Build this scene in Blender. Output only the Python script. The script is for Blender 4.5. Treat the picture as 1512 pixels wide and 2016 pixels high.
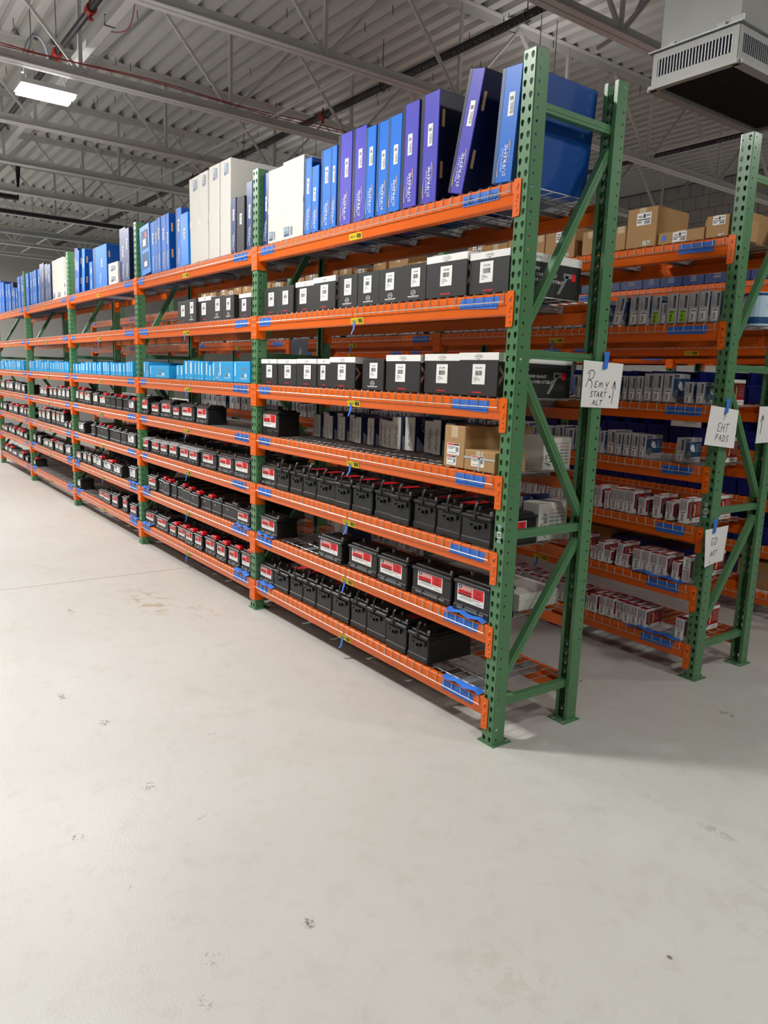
import bpy, math, random
from mathutils import Vector, Matrix
for o in list(bpy.data.objects): bpy.data.objects.remove(o)
scene = bpy.context.scene
COL = scene.collection

# ------------------------------------------------------------------ camera
cd = bpy.data.cameras.new('camera'); cam = bpy.data.objects.new('camera', cd); COL.objects.link(cam)
CAM = Vector((2.3696, -2.4288, 1.6977)); YAW, PIT, ROL = -0.936258, -0.172917, 0.036713
_f = Vector((math.cos(PIT)*math.sin(YAW), math.cos(PIT)*math.cos(YAW), math.sin(PIT)))
_r0 = Vector((math.cos(YAW), -math.sin(YAW), 0)); _u0 = _r0.cross(_f)
_r = _r0*math.cos(ROL)+_u0*math.sin(ROL); _u = -_r0*math.sin(ROL)+_u0*math.cos(ROL)
cam.matrix_world = Matrix(((_r.x,_u.x,-_f.x,CAM.x),(_r.y,_u.y,-_f.y,CAM.y),(_r.z,_u.z,-_f.z,CAM.z),(0,0,0,1)))
cd.sensor_fit = 'HORIZONTAL'; cd.sensor_width = 36.0; cd.lens = 36.0*1490.89/1512.0
cd.clip_start = 0.05; cd.clip_end = 200
scene.camera = cam

# ------------------------------------------------------------------ world, exposure
w = bpy.data.worlds.new('hall_air'); scene.world = w; w.use_nodes = True
w.node_tree.nodes['Background'].inputs[0].default_value = (0.55, 0.56, 0.58, 1)
w.node_tree.nodes['Background'].inputs[1].default_value = 0.03
vs = scene.view_settings
vs.view_transform = 'Standard'; vs.look = 'None'; vs.exposure = -0.84; vs.gamma = 1.0; vs.use_curve_mapping = False
cy = scene.cycles
cy.max_bounces = 4; cy.diffuse_bounces = 2; cy.glossy_bounces = 2; cy.transmission_bounces = 0; cy.transparent_max_bounces = 2; cy.caustics_reflective = False; cy.caustics_refractive = False
# ceiling fixtures of the hall: (x, y, z, watts); only the first hangs in view, some are inferred, others are added as fill
FIXTURES = [(-6.38, -0.42, 4.42, 110), (-1.95, -2.05, 4.42, 310), (-7.1, -2.3, 4.42, 290), (-11.9, -2.2, 4.42, 300), (-15.8, -1.6, 4.42, 330), (-19.3, -1.8, 4.42, 330),  # after the second: unseen, added for the far bays and wall
            (-4.7, -5.6, 4.42, 70), (0.9, -6.3, 4.42, 70), (-9.6, -5.6, 4.42, 60),  # weak unseen lamps, added as front fill
            (-3.75, 4.0, 4.42, 150), (2.4, 1.7, 4.42, 85), (-8.7, 4.0, 4.42, 110), (2.6, 5.6, 4.42, 80), (3.7, -0.9, 4.42, 120), (-1.5, 8.6, 4.42, 130)]

# ------------------------------------------------------------------ materials
MATS = {}
def lin(c):
    return tuple(((v/12.92) if v <= 0.04045 else ((v+0.055)/1.055)**2.4) for v in c)
def rgb(r, g, b): return lin((r/255, g/255, b/255))
def mat(name, col, rough=0.5, metal=0.0, vary=0.06, scale=6.0, bump=0.0, bscale=80.0, emit=0.0, spec=0.5, coat=0.0, rvary=0.0):
    if name in MATS: return MATS[name]
    m = bpy.data.materials.new(name); m.use_nodes = True
    nt = m.node_tree; N = nt.nodes; L = nt.links; b = N['Principled BSDF']
    b.inputs['Base Color'].default_value = (*col, 1); b.inputs['Roughness'].default_value = rough
    b.inputs['Metallic'].default_value = metal; b.inputs['Specular IOR Level'].default_value = spec
    if coat: b.inputs['Coat Weight'].default_value = coat; b.inputs['Coat Roughness'].default_value = 0.12
    tc = N.new('ShaderNodeTexCoord')
    if vary > 0 or rvary > 0:
        nz = N.new('ShaderNodeTexNoise'); nz.inputs['Scale'].default_value = scale; nz.inputs['Detail'].default_value = 3
        L.new(tc.outputs['Object'], nz.inputs['Vector'])
        mx = N.new('ShaderNodeMix'); mx.data_type = 'RGBA'
        mx.inputs[6].default_value = (*[max(0, c*(1-vary)) for c in col], 1)
        mx.inputs[7].default_value = (*[min(1, c*(1+vary)) for c in col], 1)
        L.new(nz.outputs['Fac'], mx.inputs[0]); L.new(mx.outputs[2], b.inputs['Base Color'])
        if rvary > 0:
            mr = N.new('ShaderNodeMapRange'); mr.inputs['To Min'].default_value = max(0.02, rough-rvary); mr.inputs['To Max'].default_value = min(1, rough+rvary)
            L.new(nz.outputs['Fac'], mr.inputs['Value']); L.new(mr.outputs[0], b.inputs['Roughness'])
    if bump > 0:
        n2 = N.new('ShaderNodeTexNoise'); n2.inputs['Scale'].default_value = bscale; n2.inputs['Detail'].default_value = 2
        L.new(tc.outputs['Object'], n2.inputs['Vector'])
        bp = N.new('ShaderNodeBump'); bp.inputs['Strength'].default_value = bump; bp.inputs['Distance'].default_value = 0.004
        L.new(n2.outputs['Fac'], bp.inputs['Height']); L.new(bp.outputs['Normal'], b.inputs['Normal'])
    if emit > 0:
        b.inputs['Emission Color'].default_value = (*col, 1); b.inputs['Emission Strength'].default_value = emit
    MATS[name] = m
    return m

def floor_material():
    m = bpy.data.materials.new('painted_concrete'); m.use_nodes = True
    nt = m.node_tree; N = nt.nodes; L = nt.links; b = N['Principled BSDF']
    geo = N.new('ShaderNodeNewGeometry'); pos = geo.outputs['Position']
    def noise(sc, det=4, rough=0.55, dist=0.0):
        n = N.new('ShaderNodeTexNoise'); n.inputs['Scale'].default_value = sc; n.inputs['Detail'].default_value = det
        n.inputs['Roughness'].default_value = rough; n.inputs['Distortion'].default_value = dist
        L.new(pos, n.inputs['Vector']); return n.outputs['Fac']
    def ramp(src, a, c):
        r = N.new('ShaderNodeMapRange'); r.inputs['From Min'].default_value = a; r.inputs['From Max'].default_value = c
        L.new(src, r.inputs['Value']); return r.outputs[0]
    def mul(a, c):
        n = N.new('ShaderNodeMath'); n.operation = 'MULTIPLY'
        for i, s in enumerate((a, c)):
            if isinstance(s, (int, float)): n.inputs[i].default_value = s
            else: L.new(s, n.inputs[i])
        return n.outputs[0]
    def over(base, col, fac):
        x = N.new('ShaderNodeMix'); x.data_type = 'RGBA'
        if isinstance(base, tuple): x.inputs[6].default_value = (*base, 1)
        else: L.new(base, x.inputs[6])
        x.inputs[7].default_value = (*col, 1)
        if isinstance(fac, (int, float)): x.inputs[0].default_value = fac
        else: L.new(fac, x.inputs[0])
        return x.outputs[2]
    c = over(rgb(202, 201, 196), rgb(194, 192, 186), ramp(noise(0.7, 3), 0.35, 0.7))
    c = over(c, rgb(172, 167, 156), mul(ramp(noise(2.6, 6, 0.7, 0.6), 0.58, 0.80), 0.45))
    c = over(c, rgb(176, 172, 162), mul(ramp(noise(9, 6, 0.7, 0.3), 0.52, 0.72), 0.35))     # soft mottling
    c = over(c, rgb(140, 136, 128), mul(ramp(noise(46, 5, 0.8), 0.62, 0.80), 0.5))       # fine specks of dirt
    c = over(c, rgb(90, 84, 78), mul(ramp(noise(17, 2, 0.5, 1.2), 0.775, 0.80), 0.8))      # rare dark crumbs
    # the control joint that crosses the aisle
    sx = N.new('ShaderNodeSeparateXYZ'); L.new(pos, sx.inputs[0])
    wob = N.new('ShaderNodeMath'); wob.operation = 'ADD'; L.new(sx.outputs[0], wob.inputs[0]); wob.inputs[1].default_value = 3.875
    ab = N.new('ShaderNodeMath'); ab.operation = 'ABSOLUTE'; L.new(wob.outputs[0], ab.inputs[0])
    c = over(c, rgb(120, 116, 108), mul(ramp(ab.outputs[0], 0.010, 0.003), 0.75))
    # scuffs and stains, each with its own place, size, colour
    for (x, y, rx, ry, col, thr, amt, sc) in [
        (-3.05, -0.58, 0.42, 0.17, (172, 158, 124), 0.50, 0.7, 9), (-2.6, -0.35, 0.3, 0.12, (176, 164, 134), 0.52, 0.5, 10),
        (-1.2, -1.45, 0.035, 0.028, (60, 56, 50), 0.49, 0.95, 55), (-0.52, -1.47, 0.055, 0.04, (120, 117, 110), 0.52, 0.7, 60),
        (-0.31, -1.80, 0.03, 0.03, (100, 96, 90), 0.53, 0.8, 60), (0.54, -1.32, 0.032, 0.024, (104, 98, 90), 0.47, 0.8, 70),
        (0.65, -1.71, 0.035, 0.022, (140, 136, 130), 0.52, 0.7, 70), (0.51, -1.63, 0.05, 0.035, (150, 147, 140), 0.54, 0.7, 70),
        (1.27, -0.48, 0.012, 0.009, (110, 95, 70), 0.30, 0.9, 30), (0.98, 0.27, 0.10, 0.03, (166, 161, 150), 0.46, 0.6, 30),
        (-1.62, -1.54, 0.07, 0.03, (125, 120, 110), 0.49, 0.9, 45), (-3.09, -1.14, 0.10, 0.03, (110, 104, 92), 0.52, 0.9, 30),
        (1.05, -0.95, 0.20, 0.16, (182, 176, 162), 0.5, 0.35, 14), (1.35, 0.0, 0.25, 0.2, (182, 177, 168), 0.5, 0.35, 12),
        (-0.35, 1.02, 0.10, 0.03, (50, 46, 44), 0.52, 0.9, 40), (0.4, 1.35, 0.06, 0.03, (110, 100, 92), 0.5, 0.8, 40)]:
        vs_ = N.new('ShaderNodeVectorMath'); vs_.operation = 'SUBTRACT'; L.new(pos, vs_.inputs[0]); vs_.inputs[1].default_value = (x, y, 0)
        vd = N.new('ShaderNodeVectorMath'); vd.operation = 'DIVIDE'; L.new(vs_.outputs[0], vd.inputs[0]); vd.inputs[1].default_value = (rx, ry, 1)
        vl = N.new('ShaderNodeVectorMath'); vl.operation = 'LENGTH'; L.new(vd.outputs[0], vl.inputs[0])
        fall = ramp(vl.outputs['Value'], 1.0, 0.55)
        c = over(c, rgb(*col), mul(mul(ramp(noise(sc, 4, 0.65, 0.5), thr, thr+0.06), fall), amt))
    L.new(c, b.inputs['Base Color'])
    rr = N.new('ShaderNodeMapRange'); rr.inputs['To Min'].default_value = 0.29; rr.inputs['To Max'].default_value = 0.41
    L.new(noise(1.3, 3), rr.inputs['Value']); L.new(rr.outputs[0], b.inputs['Roughness'])
    b.inputs['Specular IOR Level'].default_value = 0.45
    bp = N.new('ShaderNodeBump'); bp.inputs['Strength'].default_value = 0.28; bp.inputs['Distance'].default_value = 0.0035
    L.new(noise(110, 2), bp.inputs['Height']); L.new(bp.outputs['Normal'], b.inputs['Normal'])
    return m

M_FLOOR = floor_material()
M_DECKPAINT = mat('ceiling_paint', rgb(222, 221, 217), 0.55, vary=0.05, scale=0.8)
M_JOIST = mat('joist_paint', rgb(228, 227, 223), 0.5, vary=0.05, scale=3)
M_WALL = mat('wall_paint', rgb(190, 188, 184), 0.7, vary=0.04, scale=0.6)
M_BLOCK = mat('block_paint', rgb(196, 194, 192), 0.75, vary=0.05, scale=3, bump=0.2, bscale=60)
M_MORTAR = mat('mortar', rgb(150, 147, 144), 0.9, vary=0.1)
M_GREEN = mat('green_paint', rgb(82, 130, 88), 0.36, vary=0.08, scale=9, bump=0.05, bscale=160, coat=0.15)
M_ORANGE = mat('orange_paint', rgb(238, 104, 12), 0.33, vary=0.07, scale=7, bump=0.05, bscale=120)
M_HOLE = mat('hole_shade', rgb(120, 48, 14), 0.5, vary=0.2, scale=60)
M_WIRE = mat('galvanised_wire', rgb(206, 204, 200), 0.34, metal=0.75, vary=0.08, scale=20)
M_GALV = mat('galvanised_sheet', rgb(172, 176, 180), 0.42, metal=0.6, vary=0.14, scale=9)
M_DUCT = mat('duct_sheet', rgb(176, 176, 172), 0.5, metal=0.35, vary=0.10, scale=7)
M_DARK = mat('dark_void', rgb(28, 28, 30), 0.8, vary=0.2)
M_BROWN = mat('brown_cardboard', rgb(176, 138, 92), 0.8, vary=0.06, scale=5, bump=0.12, bscale=120)
M_KRAFT = mat('kraft_edge', rgb(196, 160, 112), 0.85, vary=0.1)
M_BLUE = mat('blue_carton', rgb(0, 108, 212), 0.42, spec=0.35, vary=0.07, scale=3, bump=0.05, bscale=60)
M_PURPLE = mat('violet_carton', rgb(72, 68, 184), 0.42, spec=0.35, vary=0.07, scale=3, bump=0.05, bscale=60)
M_NAVY = mat('navy_carton', rgb(20, 50, 112), 0.34, vary=0.08, scale=3)
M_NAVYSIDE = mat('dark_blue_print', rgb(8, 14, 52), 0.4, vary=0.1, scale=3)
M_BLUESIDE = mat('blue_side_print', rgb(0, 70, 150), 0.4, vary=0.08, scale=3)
M_WHITEBOX = mat('white_carton', rgb(212, 209, 202), 0.75, vary=0.04, scale=4, bump=0.08, bscale=90)
M_CYAN = mat('sky_blue_carton', rgb(30, 160, 224), 0.45, vary=0.06, scale=5)
M_LBLUE = mat('bright_blue_carton', rgb(10, 130, 226), 0.36, vary=0.06, scale=5)
M_BLACKBOX = mat('black_carton', rgb(40, 40, 40), 0.5, vary=0.12, scale=8, bump=0.05)
M_SILVER = mat('silver_carton', rgb(190, 190, 194), 0.4, vary=0.06, scale=8)
M_REDBOX = mat('red_carton', rgb(170, 18, 36), 0.42, vary=0.12, scale=8)
M_ACBLUE = mat('deep_blue_carton', rgb(26, 44, 104), 0.45, vary=0.1, scale=6)
M_BATT = mat('black_plastic', rgb(27, 28, 29), 0.42, vary=0.15, scale=14, bump=0.1, bscale=200)
M_BATTTOP = mat('black_plastic_lid', rgb(25, 25, 26), 0.36, vary=0.15, scale=14)
M_GREYLID = mat('grey_plastic_lid', rgb(150, 152, 152), 0.5, vary=0.1, scale=14)
M_LEAD = mat('lead_terminal', rgb(160, 160, 158), 0.4, metal=0.7, vary=0.1)
M_REDCAP = mat('red_cap', rgb(206, 24, 34), 0.4, vary=0.06)
M_WHITE = mat('white_print', rgb(244, 243, 240), 0.6, vary=0.0)
M_INK = mat('black_print', rgb(28, 28, 30), 0.6, vary=0.0)
M_GREYINK = mat('grey_print', rgb(132, 132, 136), 0.6, vary=0.0)
M_LABELRED = mat('red_print', rgb(232, 32, 40), 0.5, vary=0.0)
M_GOLD = mat('gold_print', rgb(232, 196, 120), 0.5, vary=0.0)
M_SALMON = mat('salmon_print', rgb(214, 150, 140), 0.5, vary=0.0)
M_LIME = mat('lime_sticker', rgb(150, 214, 30), 0.55, vary=0.0)
M_YELLOW = mat('yellow_sticker', rgb(232, 208, 20), 0.5, vary=0.05)
M_SILK = mat('pale_blue_print', rgb(196, 222, 240), 0.5, vary=0.0)
M_PADGREY = mat('pad_picture_grey', rgb(120, 122, 126), 0.5, vary=0.15, scale=20)
M_STEELBLUE = mat('steel_blue_print', rgb(30, 74, 124), 0.45, vary=0.2, scale=8)
M_TAPE = mat('blue_masking_tape', rgb(54, 120, 222), 0.62, vary=0.08, scale=30, bump=0.15, bscale=300)
M_PAPER = mat('paper', rgb(240, 239, 236), 0.8, vary=0.02, scale=12)
M_PEN = mat('marker_ink', rgb(24, 24, 34), 0.6, vary=0.0)
M_CLEAR = mat('packing_tape', rgb(206, 184, 150), 0.25, vary=0.05)
M_PALETAPE = mat('pale_tape', rgb(206, 200, 188), 0.4, vary=0.05)
M_PIPE = mat('black_steel_pipe', rgb(30, 31, 33), 0.4, vary=0.15, scale=10)
M_REDPAINT = mat('red_valve_paint', rgb(168, 40, 26), 0.45, vary=0.1)
M_CABLE = mat('red_cable', rgb(170, 60, 54), 0.5, vary=0.05)
M_CONDUIT = mat('grey_conduit', rgb(150, 156, 162), 0.45, metal=0.3, vary=0.05)
M_FIXT = mat('fixture_housing', rgb(220, 220, 218), 0.4, vary=0.03)
M_LED = mat('led_panel', (1.0, 0.97, 0.90), 0.5, vary=0.0, emit=8.0); M_LED.cycles.emission_sampling = 'NONE'
M_BIN = mat('blue_bin_plastic', rgb(10, 34, 120), 0.4, vary=0.08)
M_STEM = mat('chain_steel', rgb(120, 120, 120), 0.4, metal=0.7, vary=0.1)

# ------------------------------------------------------------------ mesh helpers
class MB:
    def __init__(s): s.v = []; s.f = []; s.mi = []; s.mats = []
    def slot(s, m):
        if m not in s.mats: s.mats.append(m)
        return s.mats.index(m)
    def face(s, pts, m):
        b = len(s.v); s.v.extend([tuple(p) for p in pts]); s.f.append(tuple(range(b, b+len(pts)))); s.mi.append(s.slot(m))
    def raw(s, vs, fs, m):
        b = len(s.v); s.v.extend([tuple(p) for p in vs]); k = s.slot(m)
        for f in fs: s.f.append(tuple(b+i for i in f)); s.mi.append(k)
    def box(s, x0, x1, y0, y1, z0, z1, m, skip='', side=None):
        """six faces; 'side' overrides the material of single faces: l r f b t d"""
        P = [(x0,y0,z0),(x1,y0,z0),(x1,y1,z0),(x0,y1,z0),(x0,y0,z1),(x1,y0,z1),(x1,y1,z1),(x0,y1,z1)]
        F = {'d':(3,2,1,0),'t':(4,5,6,7),'f':(0,1,5,4),'r':(1,2,6,5),'b':(2,3,7,6),'l':(3,0,4,7)}
        base = len(s.v); s.v.extend(P)
        for k, f in F.items():
            if k in skip: continue
            s.f.append(tuple(base+i for i in f)); s.mi.append(s.slot((side or {}).get(k, m)))
    def cbox(s, x0, x1, y0, y1, z0, z1, c, m):
        """box with chamfered vertical and top edges"""
        rings = []
        for (z, i) in ((z0, 0), (z1-c, 0), (z1, c)):
            a0, a1, b0, b1 = x0+i, x1-i, y0+i, y1-i
            rings.append([(a0+c,b0,z),(a1-c,b0,z),(a1,b0+c,z),(a1,b1-c,z),(a1-c,b1,z),(a0+c,b1,z),(a0,b1-c,z),(a0,b0+c,z)])
        vs = [p for r in rings for p in r]; fs = []
        for k in range(2):
            for i in range(8):
                j = (i+1) % 8; fs.append((k*8+i, k*8+j, k*8+8+j, k*8+8+i))
        fs.append(tuple(range(16, 24))); fs.append(tuple(range(7, -1, -1)))
        s.raw(vs, fs, m)
    def tube(s, pts, r, m, n=6, closed_ends=True, r1=None):
        pts = [Vector(p) for p in pts]; rings = []; up = Vector((0.12, 0.31, 0.94)).normalized(); k = len(pts)
        for i, p in enumerate(pts):
            t = (pts[min(i+1, k-1)] - pts[max(i-1, 0)]).normalized()
            a = t.cross(up)
            if a.length < 0.1: a = t.cross(Vector((1, 0, 0)))
            a.normalize(); b = t.cross(a)
            rr = r if r1 is None else r + (r1-r)*i/(k-1)
            rings.append([p + (a*math.cos(2*math.pi*j/n+0.4) + b*math.sin(2*math.pi*j/n+0.4))*rr for j in range(n)])
        vs = [q for g in rings for q in g]; fs = []
        for i in range(k-1):
            for j in range(n):
                l = (j+1) % n; fs.append((i*n+j, i*n+l, (i+1)*n+l, (i+1)*n+j))
        if closed_ends: fs.append(tuple(range(n-1, -1, -1))); fs.append(tuple(range((k-1)*n, k*n)))
        s.raw(vs, fs, m)
    def bar(s, a, b, w, h, m, up=(0, 0, 1)):
        """rectangular bar from a to b"""
        a, b = Vector(a), Vector(b); t = (b-a).normalized(); u = Vector(up)
        x = t.cross(u)
        if x.length < 0.05: x = t.cross(Vector((1, 0, 0)))
        x.normalize(); y = x.cross(t)
        vs = [p + x*sx*w/2 + y*sy*h/2 for p in (a, b) for sx, sy in ((-1,-1),(1,-1),(1,1),(-1,1))]
        s.raw(vs, [(0,1,2,3),(7,6,5,4),(0,4,5,1),(1,5,6,2),(2,6,7,3),(3,7,4,0)], m)
    def prism(s, poly, axis, a0, a1, m):
        """extrude a 2-D polygon along axis 'x' (poly = y,z) or 'y' (poly = x,z)"""
        f = (lambda p, a: (a, p[0], p[1])) if axis == 'x' else (lambda p, a: (p[0], a, p[1]))
        n = len(poly); vs = [f(p, a0) for p in poly] + [f(p, a1) for p in poly]
        s.raw(vs, [tuple(range(n)), tuple(range(2*n-1, n-1, -1))] + [(i, i+n, (i+1) % n+n, (i+1) % n) for i in range(n)], m)
    # flat print: frame o, ex, ey
    def rect(s, o, ex, ey, x0, x1, y0, y1, m):
        o, ex, ey = Vector(o), Vector(ex), Vector(ey)
        s.face([o+ex*x0+ey*y0, o+ex*x1+ey*y0, o+ex*x1+ey*y1, o+ex*x0+ey*y1], m)
    def poly(s, o, ex, ey, pts, m):
        o, ex, ey = Vector(o), Vector(ex), Vector(ey)
        s.face([o+ex*a+ey*b for a, b in pts], m)
    def text(s, t, o, ex, ey, x0, y0, wd, ht, m, shear=0.0):
        vs, fs = glyphs(t); o, ex, ey = Vector(o), Vector(ex), Vector(ey)
        s.raw([o+ex*(x0+a*wd+shear*b*ht)+ey*(y0+b*ht) for a, b in vs], fs, m)
    def strokes(s, lines, o, ex, ey, wd, m):
        """pen strokes: ribbons of width wd"""
        o, ex, ey = Vector(o), Vector(ex), Vector(ey)
        for ln in lines:
            for (a, b), (c, d) in zip(ln, ln[1:]):
                dx, dy = c-a, d-b; l = math.hypot(dx, dy) or 1e-6; nx, ny = -dy/l*wd/2, dx/l*wd/2; tx, ty = dx/l*wd*.4, dy/l*wd*.4
                s.face([o+ex*(p)+ey*(q) for p, q in ((a-tx+nx, b-ty+ny), (a-tx-nx, b-ty-ny), (c+tx-nx, d+ty-ny), (c+tx+nx, d+ty+ny))], m)
    def mesh(s, name):
        me = bpy.data.meshes.new(name); me.from_pydata(s.v, [], s.f)
        for m in s.mats: me.materials.append(m)
        me.polygons.foreach_set('material_index', s.mi); me.update()
        return me

_G = {}
def glyphs(t):
    """outline of a text in the built-in font, fitted to the unit square"""
    if t in _G: return _G[t]
    cu = bpy.data.curves.new('t', 'FONT'); cu.body = t; cu.resolution_u = 1; cu.fill_mode = 'FRONT'
    ob = bpy.data.objects.new('t', cu); me = ob.to_mesh()
    vs = [(v.co.x, v.co.y) for v in me.vertices]; fs = [tuple(p.vertices) for p in me.polygons]
    if vs:
        x0 = min(v[0] for v in vs); x1 = max(v[0] for v in vs); y0 = min(v[1] for v in vs); y1 = max(v[1] for v in vs)
        vs = [((a-x0)/max(1e-6, x1-x0), (b-y0)/max(1e-6, y1-y0)) for a, b in vs]
    ob.to_mesh_clear(); bpy.data.objects.remove(ob); bpy.data.curves.remove(cu)
    _G[t] = (vs, fs); return _G[t]

def obj(name, me, parent=None, loc=(0, 0, 0), rot=None, scale=None, label=None, kind=None):
    if isinstance(me, MB): me = me.mesh(name)
    o = bpy.data.objects.new(name, me); COL.objects.link(o); o.location = loc
    if rot: o.rotation_euler = rot
    if scale: o.scale = scale
    if parent is not None: o.parent = parent
    if label: o['label'] = label
    if kind: o['kind'] = kind
    return o
def empty(name, loc=(0, 0, 0), rot=None):
    o = obj(name, None, None, loc, rot); o.empty_display_size = 0.1; return o
def tag(o, label, cat, group=None):
    o['label'] = label; o['category'] = cat
    if group: o['group'] = group
    return o
def struct(o): o['kind'] = 'structure'; return o

ORD = ['first', 'second', 'third', 'fourth', 'fifth', 'sixth', 'seventh', 'eighth', 'ninth', 'tenth', 'eleventh', 'twelfth', 'thirteenth',
       'fourteenth', 'fifteenth', 'sixteenth', 'seventeenth', 'eighteenth', 'nineteenth', 'twentieth']
def ordinal(i):
    if i < 20: return ORD[i]
    return ('twenty' if i < 29 else 'thirty')+'-'+ORD[(i-20) % 10] if i not in (29, 39) else ('thirtieth' if i == 29 else 'fortieth')
SHELF = {1: 'bottom shelf', 2: 'second-lowest shelf', 3: 'third-lowest shelf', 4: 'middle shelf', 5: 'third-highest shelf', 6: 'second-highest shelf', 7: 'top shelf'}
BAY = ['nearest bay', 'second-nearest bay', 'third-nearest bay', 'fourth-nearest bay', 'farthest bay']
RACK = {'A': 'front rack', 'B': 'second rack', 'C': 'third rack', 'D': 'fourth rack'}
STOCK = []
def stock(o, look, cat, group, row, bay, shelf, x):
    o['category'] = cat; o['group'] = group; STOCK.append((o, look, row, bay, shelf, x)); return o
def label_stock():
    G = {}
    for r in STOCK: G.setdefault(r[1:5], []).append(r)
    for (look, row, bay, shelf), L in G.items():
        L.sort(key=lambda r: r[5])
        for i, r in enumerate(L):
            nth = '' if len(L) == 1 else (', leftmost' if i == 0 else (', rightmost' if i == len(L)-1 else f', {ordinal(i)} from left'))
            r[0]['label'] = f'{look}{nth}, {SHELF[shelf]}, {BAY[bay]}, {RACK[row]}'

# ------------------------------------------------------------------ layout numbers (metres)
PITCH, PW, DEPTH, HPOST = 2.483, 0.0762, 0.602, 3.048
ZS = {1: 0.220, 2: 0.576, 3: 0.930, 4: 1.283, 5: 1.631, 6: 2.091, 7: 2.549}
ROWS = {'A': (0.0, 0.0, 0.0, 6), 'B': (0.04, 1.611, -0.014, 6), 'C': (0.04, 3.222, -0.02, 4), 'D': (0.04, 4.83, -0.02, 4)}   # x, y, dz, frames
HC, ZBC = 5.51, 4.55          # underside of the ceiling deck, underside of the joists
XW, XE, YS, YN = -21.5, 8.5, -10.0, 10.95

# ------------------------------------------------------------------ room shell
m = MB(); m.face([(XW,YS,0),(XE,YS,0),(XE,YN,0),(XW,YN,0)], M_FLOOR); struct(obj('floor', m))
def wall(name, p, q):
    m = MB(); m.face([(p[0],p[1],0),(q[0],q[1],0),(q[0],q[1],HC+.1),(p[0],p[1],HC+.1)], M_WALL); return struct(obj(name, m))
wall('wall_left', (XW,YS), (XW,YN)); wall('wall_right', (XE,YN), (XE,YS)); wall('wall_front', (XE,YS), (XW,YS))
m = MB(); m.face([(XW,YN,0),(XE,YN,0),(XE,YN,HC+.1),(XW,YN,HC+.1)], M_MORTAR); WB = struct(obj('wall_back', m))
bm = MB(); bm.cbox(-.13, .13, 0, .02, 0, .225, .006, M_BLOCK)
BLK = None
m2 = MB(); m2.box(-.131, .131, -.012, .012, 0, .23, M_BLOCK); BLK = m2.mesh('block')
for r in range(8):
    for c in range(24):
        obj('block', BLK, WB, (-9.6+.272*c+(.136 if r % 2 else 0), YN-.012, HC-.24-.24*r))
# the rest of the back wall below and beside the visible blocks
m = MB()
for (a, b, z0, z1) in ((XW, XE, 0.02, HC-.245-.24*7), (XW, -9.75, HC-.245-.24*7, HC), (-3.05, XE, HC-.245-.24*7, HC)): m.box(a, b, YN-.02, YN-.004, z0, z1, M_WALL)
obj('wall_panel', m, WB)

# corrugated metal ceiling, ribs along X
m = MB(); pitch = 0.2032; y = 0.67-0.0525-pitch*55; prof = []
while y < YN:
    prof += [(y, HC), (y+.022, HC+.076), (y+.105-.022+.0, HC+.076), (y+.105, HC)]; y += pitch
prof = [(a, b) for a, b in prof if YS-.2 < a < YN+.05]
vs = [(XW, a, b) for a, b in prof] + [(XE, a, b) for a, b in prof]; n = len(prof)
m.raw(vs, [(i, i+1, n+i+1, n+i) for i in range(n-1)], M_DECKPAINT); struct(obj('ceiling', m))

# ------------------------------------------------------------------ roof joists
def joist_meshes():
    Y0, Y1 = YS+.05, YN-.03
    tc = MB()
    for s in (-1, 1):
        tc.box(s*.006, s*.075, Y0, Y1, HC-.008, HC-.0005, M_JOIST); tc.box(s*.006, s*.013, Y0, Y1, HC-.085, HC-.008, M_JOIST)
    bc = MB()
    for s in (-1, 1):
        bc.box(s*.006, s*.07, Y0, Y1, ZBC, ZBC+.008, M_JOIST); bc.box(s*.006, s*.013, Y0, Y1, ZBC+.008, ZBC+.10, M_JOIST)
    v = MB(); v.box(-.004, .004, -.02, .02, ZBC+.05, HC-.02, M_JOIST); v.box(-.018, .018, -.022, -.016, ZBC+.05, HC-.02, M_JOIST)
    d1 = MB(); d1.bar((0, -.80, HC-.05), (0, -.03, ZBC+.07), .012, .045, M_JOIST, (1, 0, 0)); d1.bar((.012, -.80, HC-.05), (.012, -.03, ZBC+.07), .03, .008, M_JOIST, (1, 0, 0))
    d2 = MB(); d2.bar((0, .03, ZBC+.07), (0, .80, HC-.05), .014, .055, M_JOIST, (1, 0, 0)); d2.bar((.012, .03, ZBC+.07), (.012, .80, HC-.05), .03, .008, M_JOIST, (1, 0, 0))
    return tc.mesh('top_chord'), bc.mesh('bottom_chord'), v.mesh('web_post'), d1.mesh('web_diagonal'), d2.mesh('web_diagonal')
JM = joist_meshes()
JX = [-4.1-2.02*k+(.14 if k == -2 else 0) for k in range(-5, 9)]
for i, x in enumerate(JX):
    o = empty('steel_joist', (x, 0, 0))
    if i >= 4: tag(o, f'white steel roof joist, {ordinal(i-4)} one counted from the near green post', 'roof joist', 'roof joists')
    else: tag(o, f'white steel roof joist above the open floor, {ordinal(i)} from the right wall', 'roof joist', 'roof joists')
    obj('top_chord', JM[0], o); obj('bottom_chord', JM[1], o)
    y = 1.48-1.62*7
    while y < YN-.5:
        if y > YS+.9:
            obj('web_post', JM[2], o, (0, y, 0)); obj('web_diagonal', JM[3], o, (0, y, 0)); obj('web_diagonal', JM[4], o, (0, y, 0))
        y += 1.62

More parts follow.
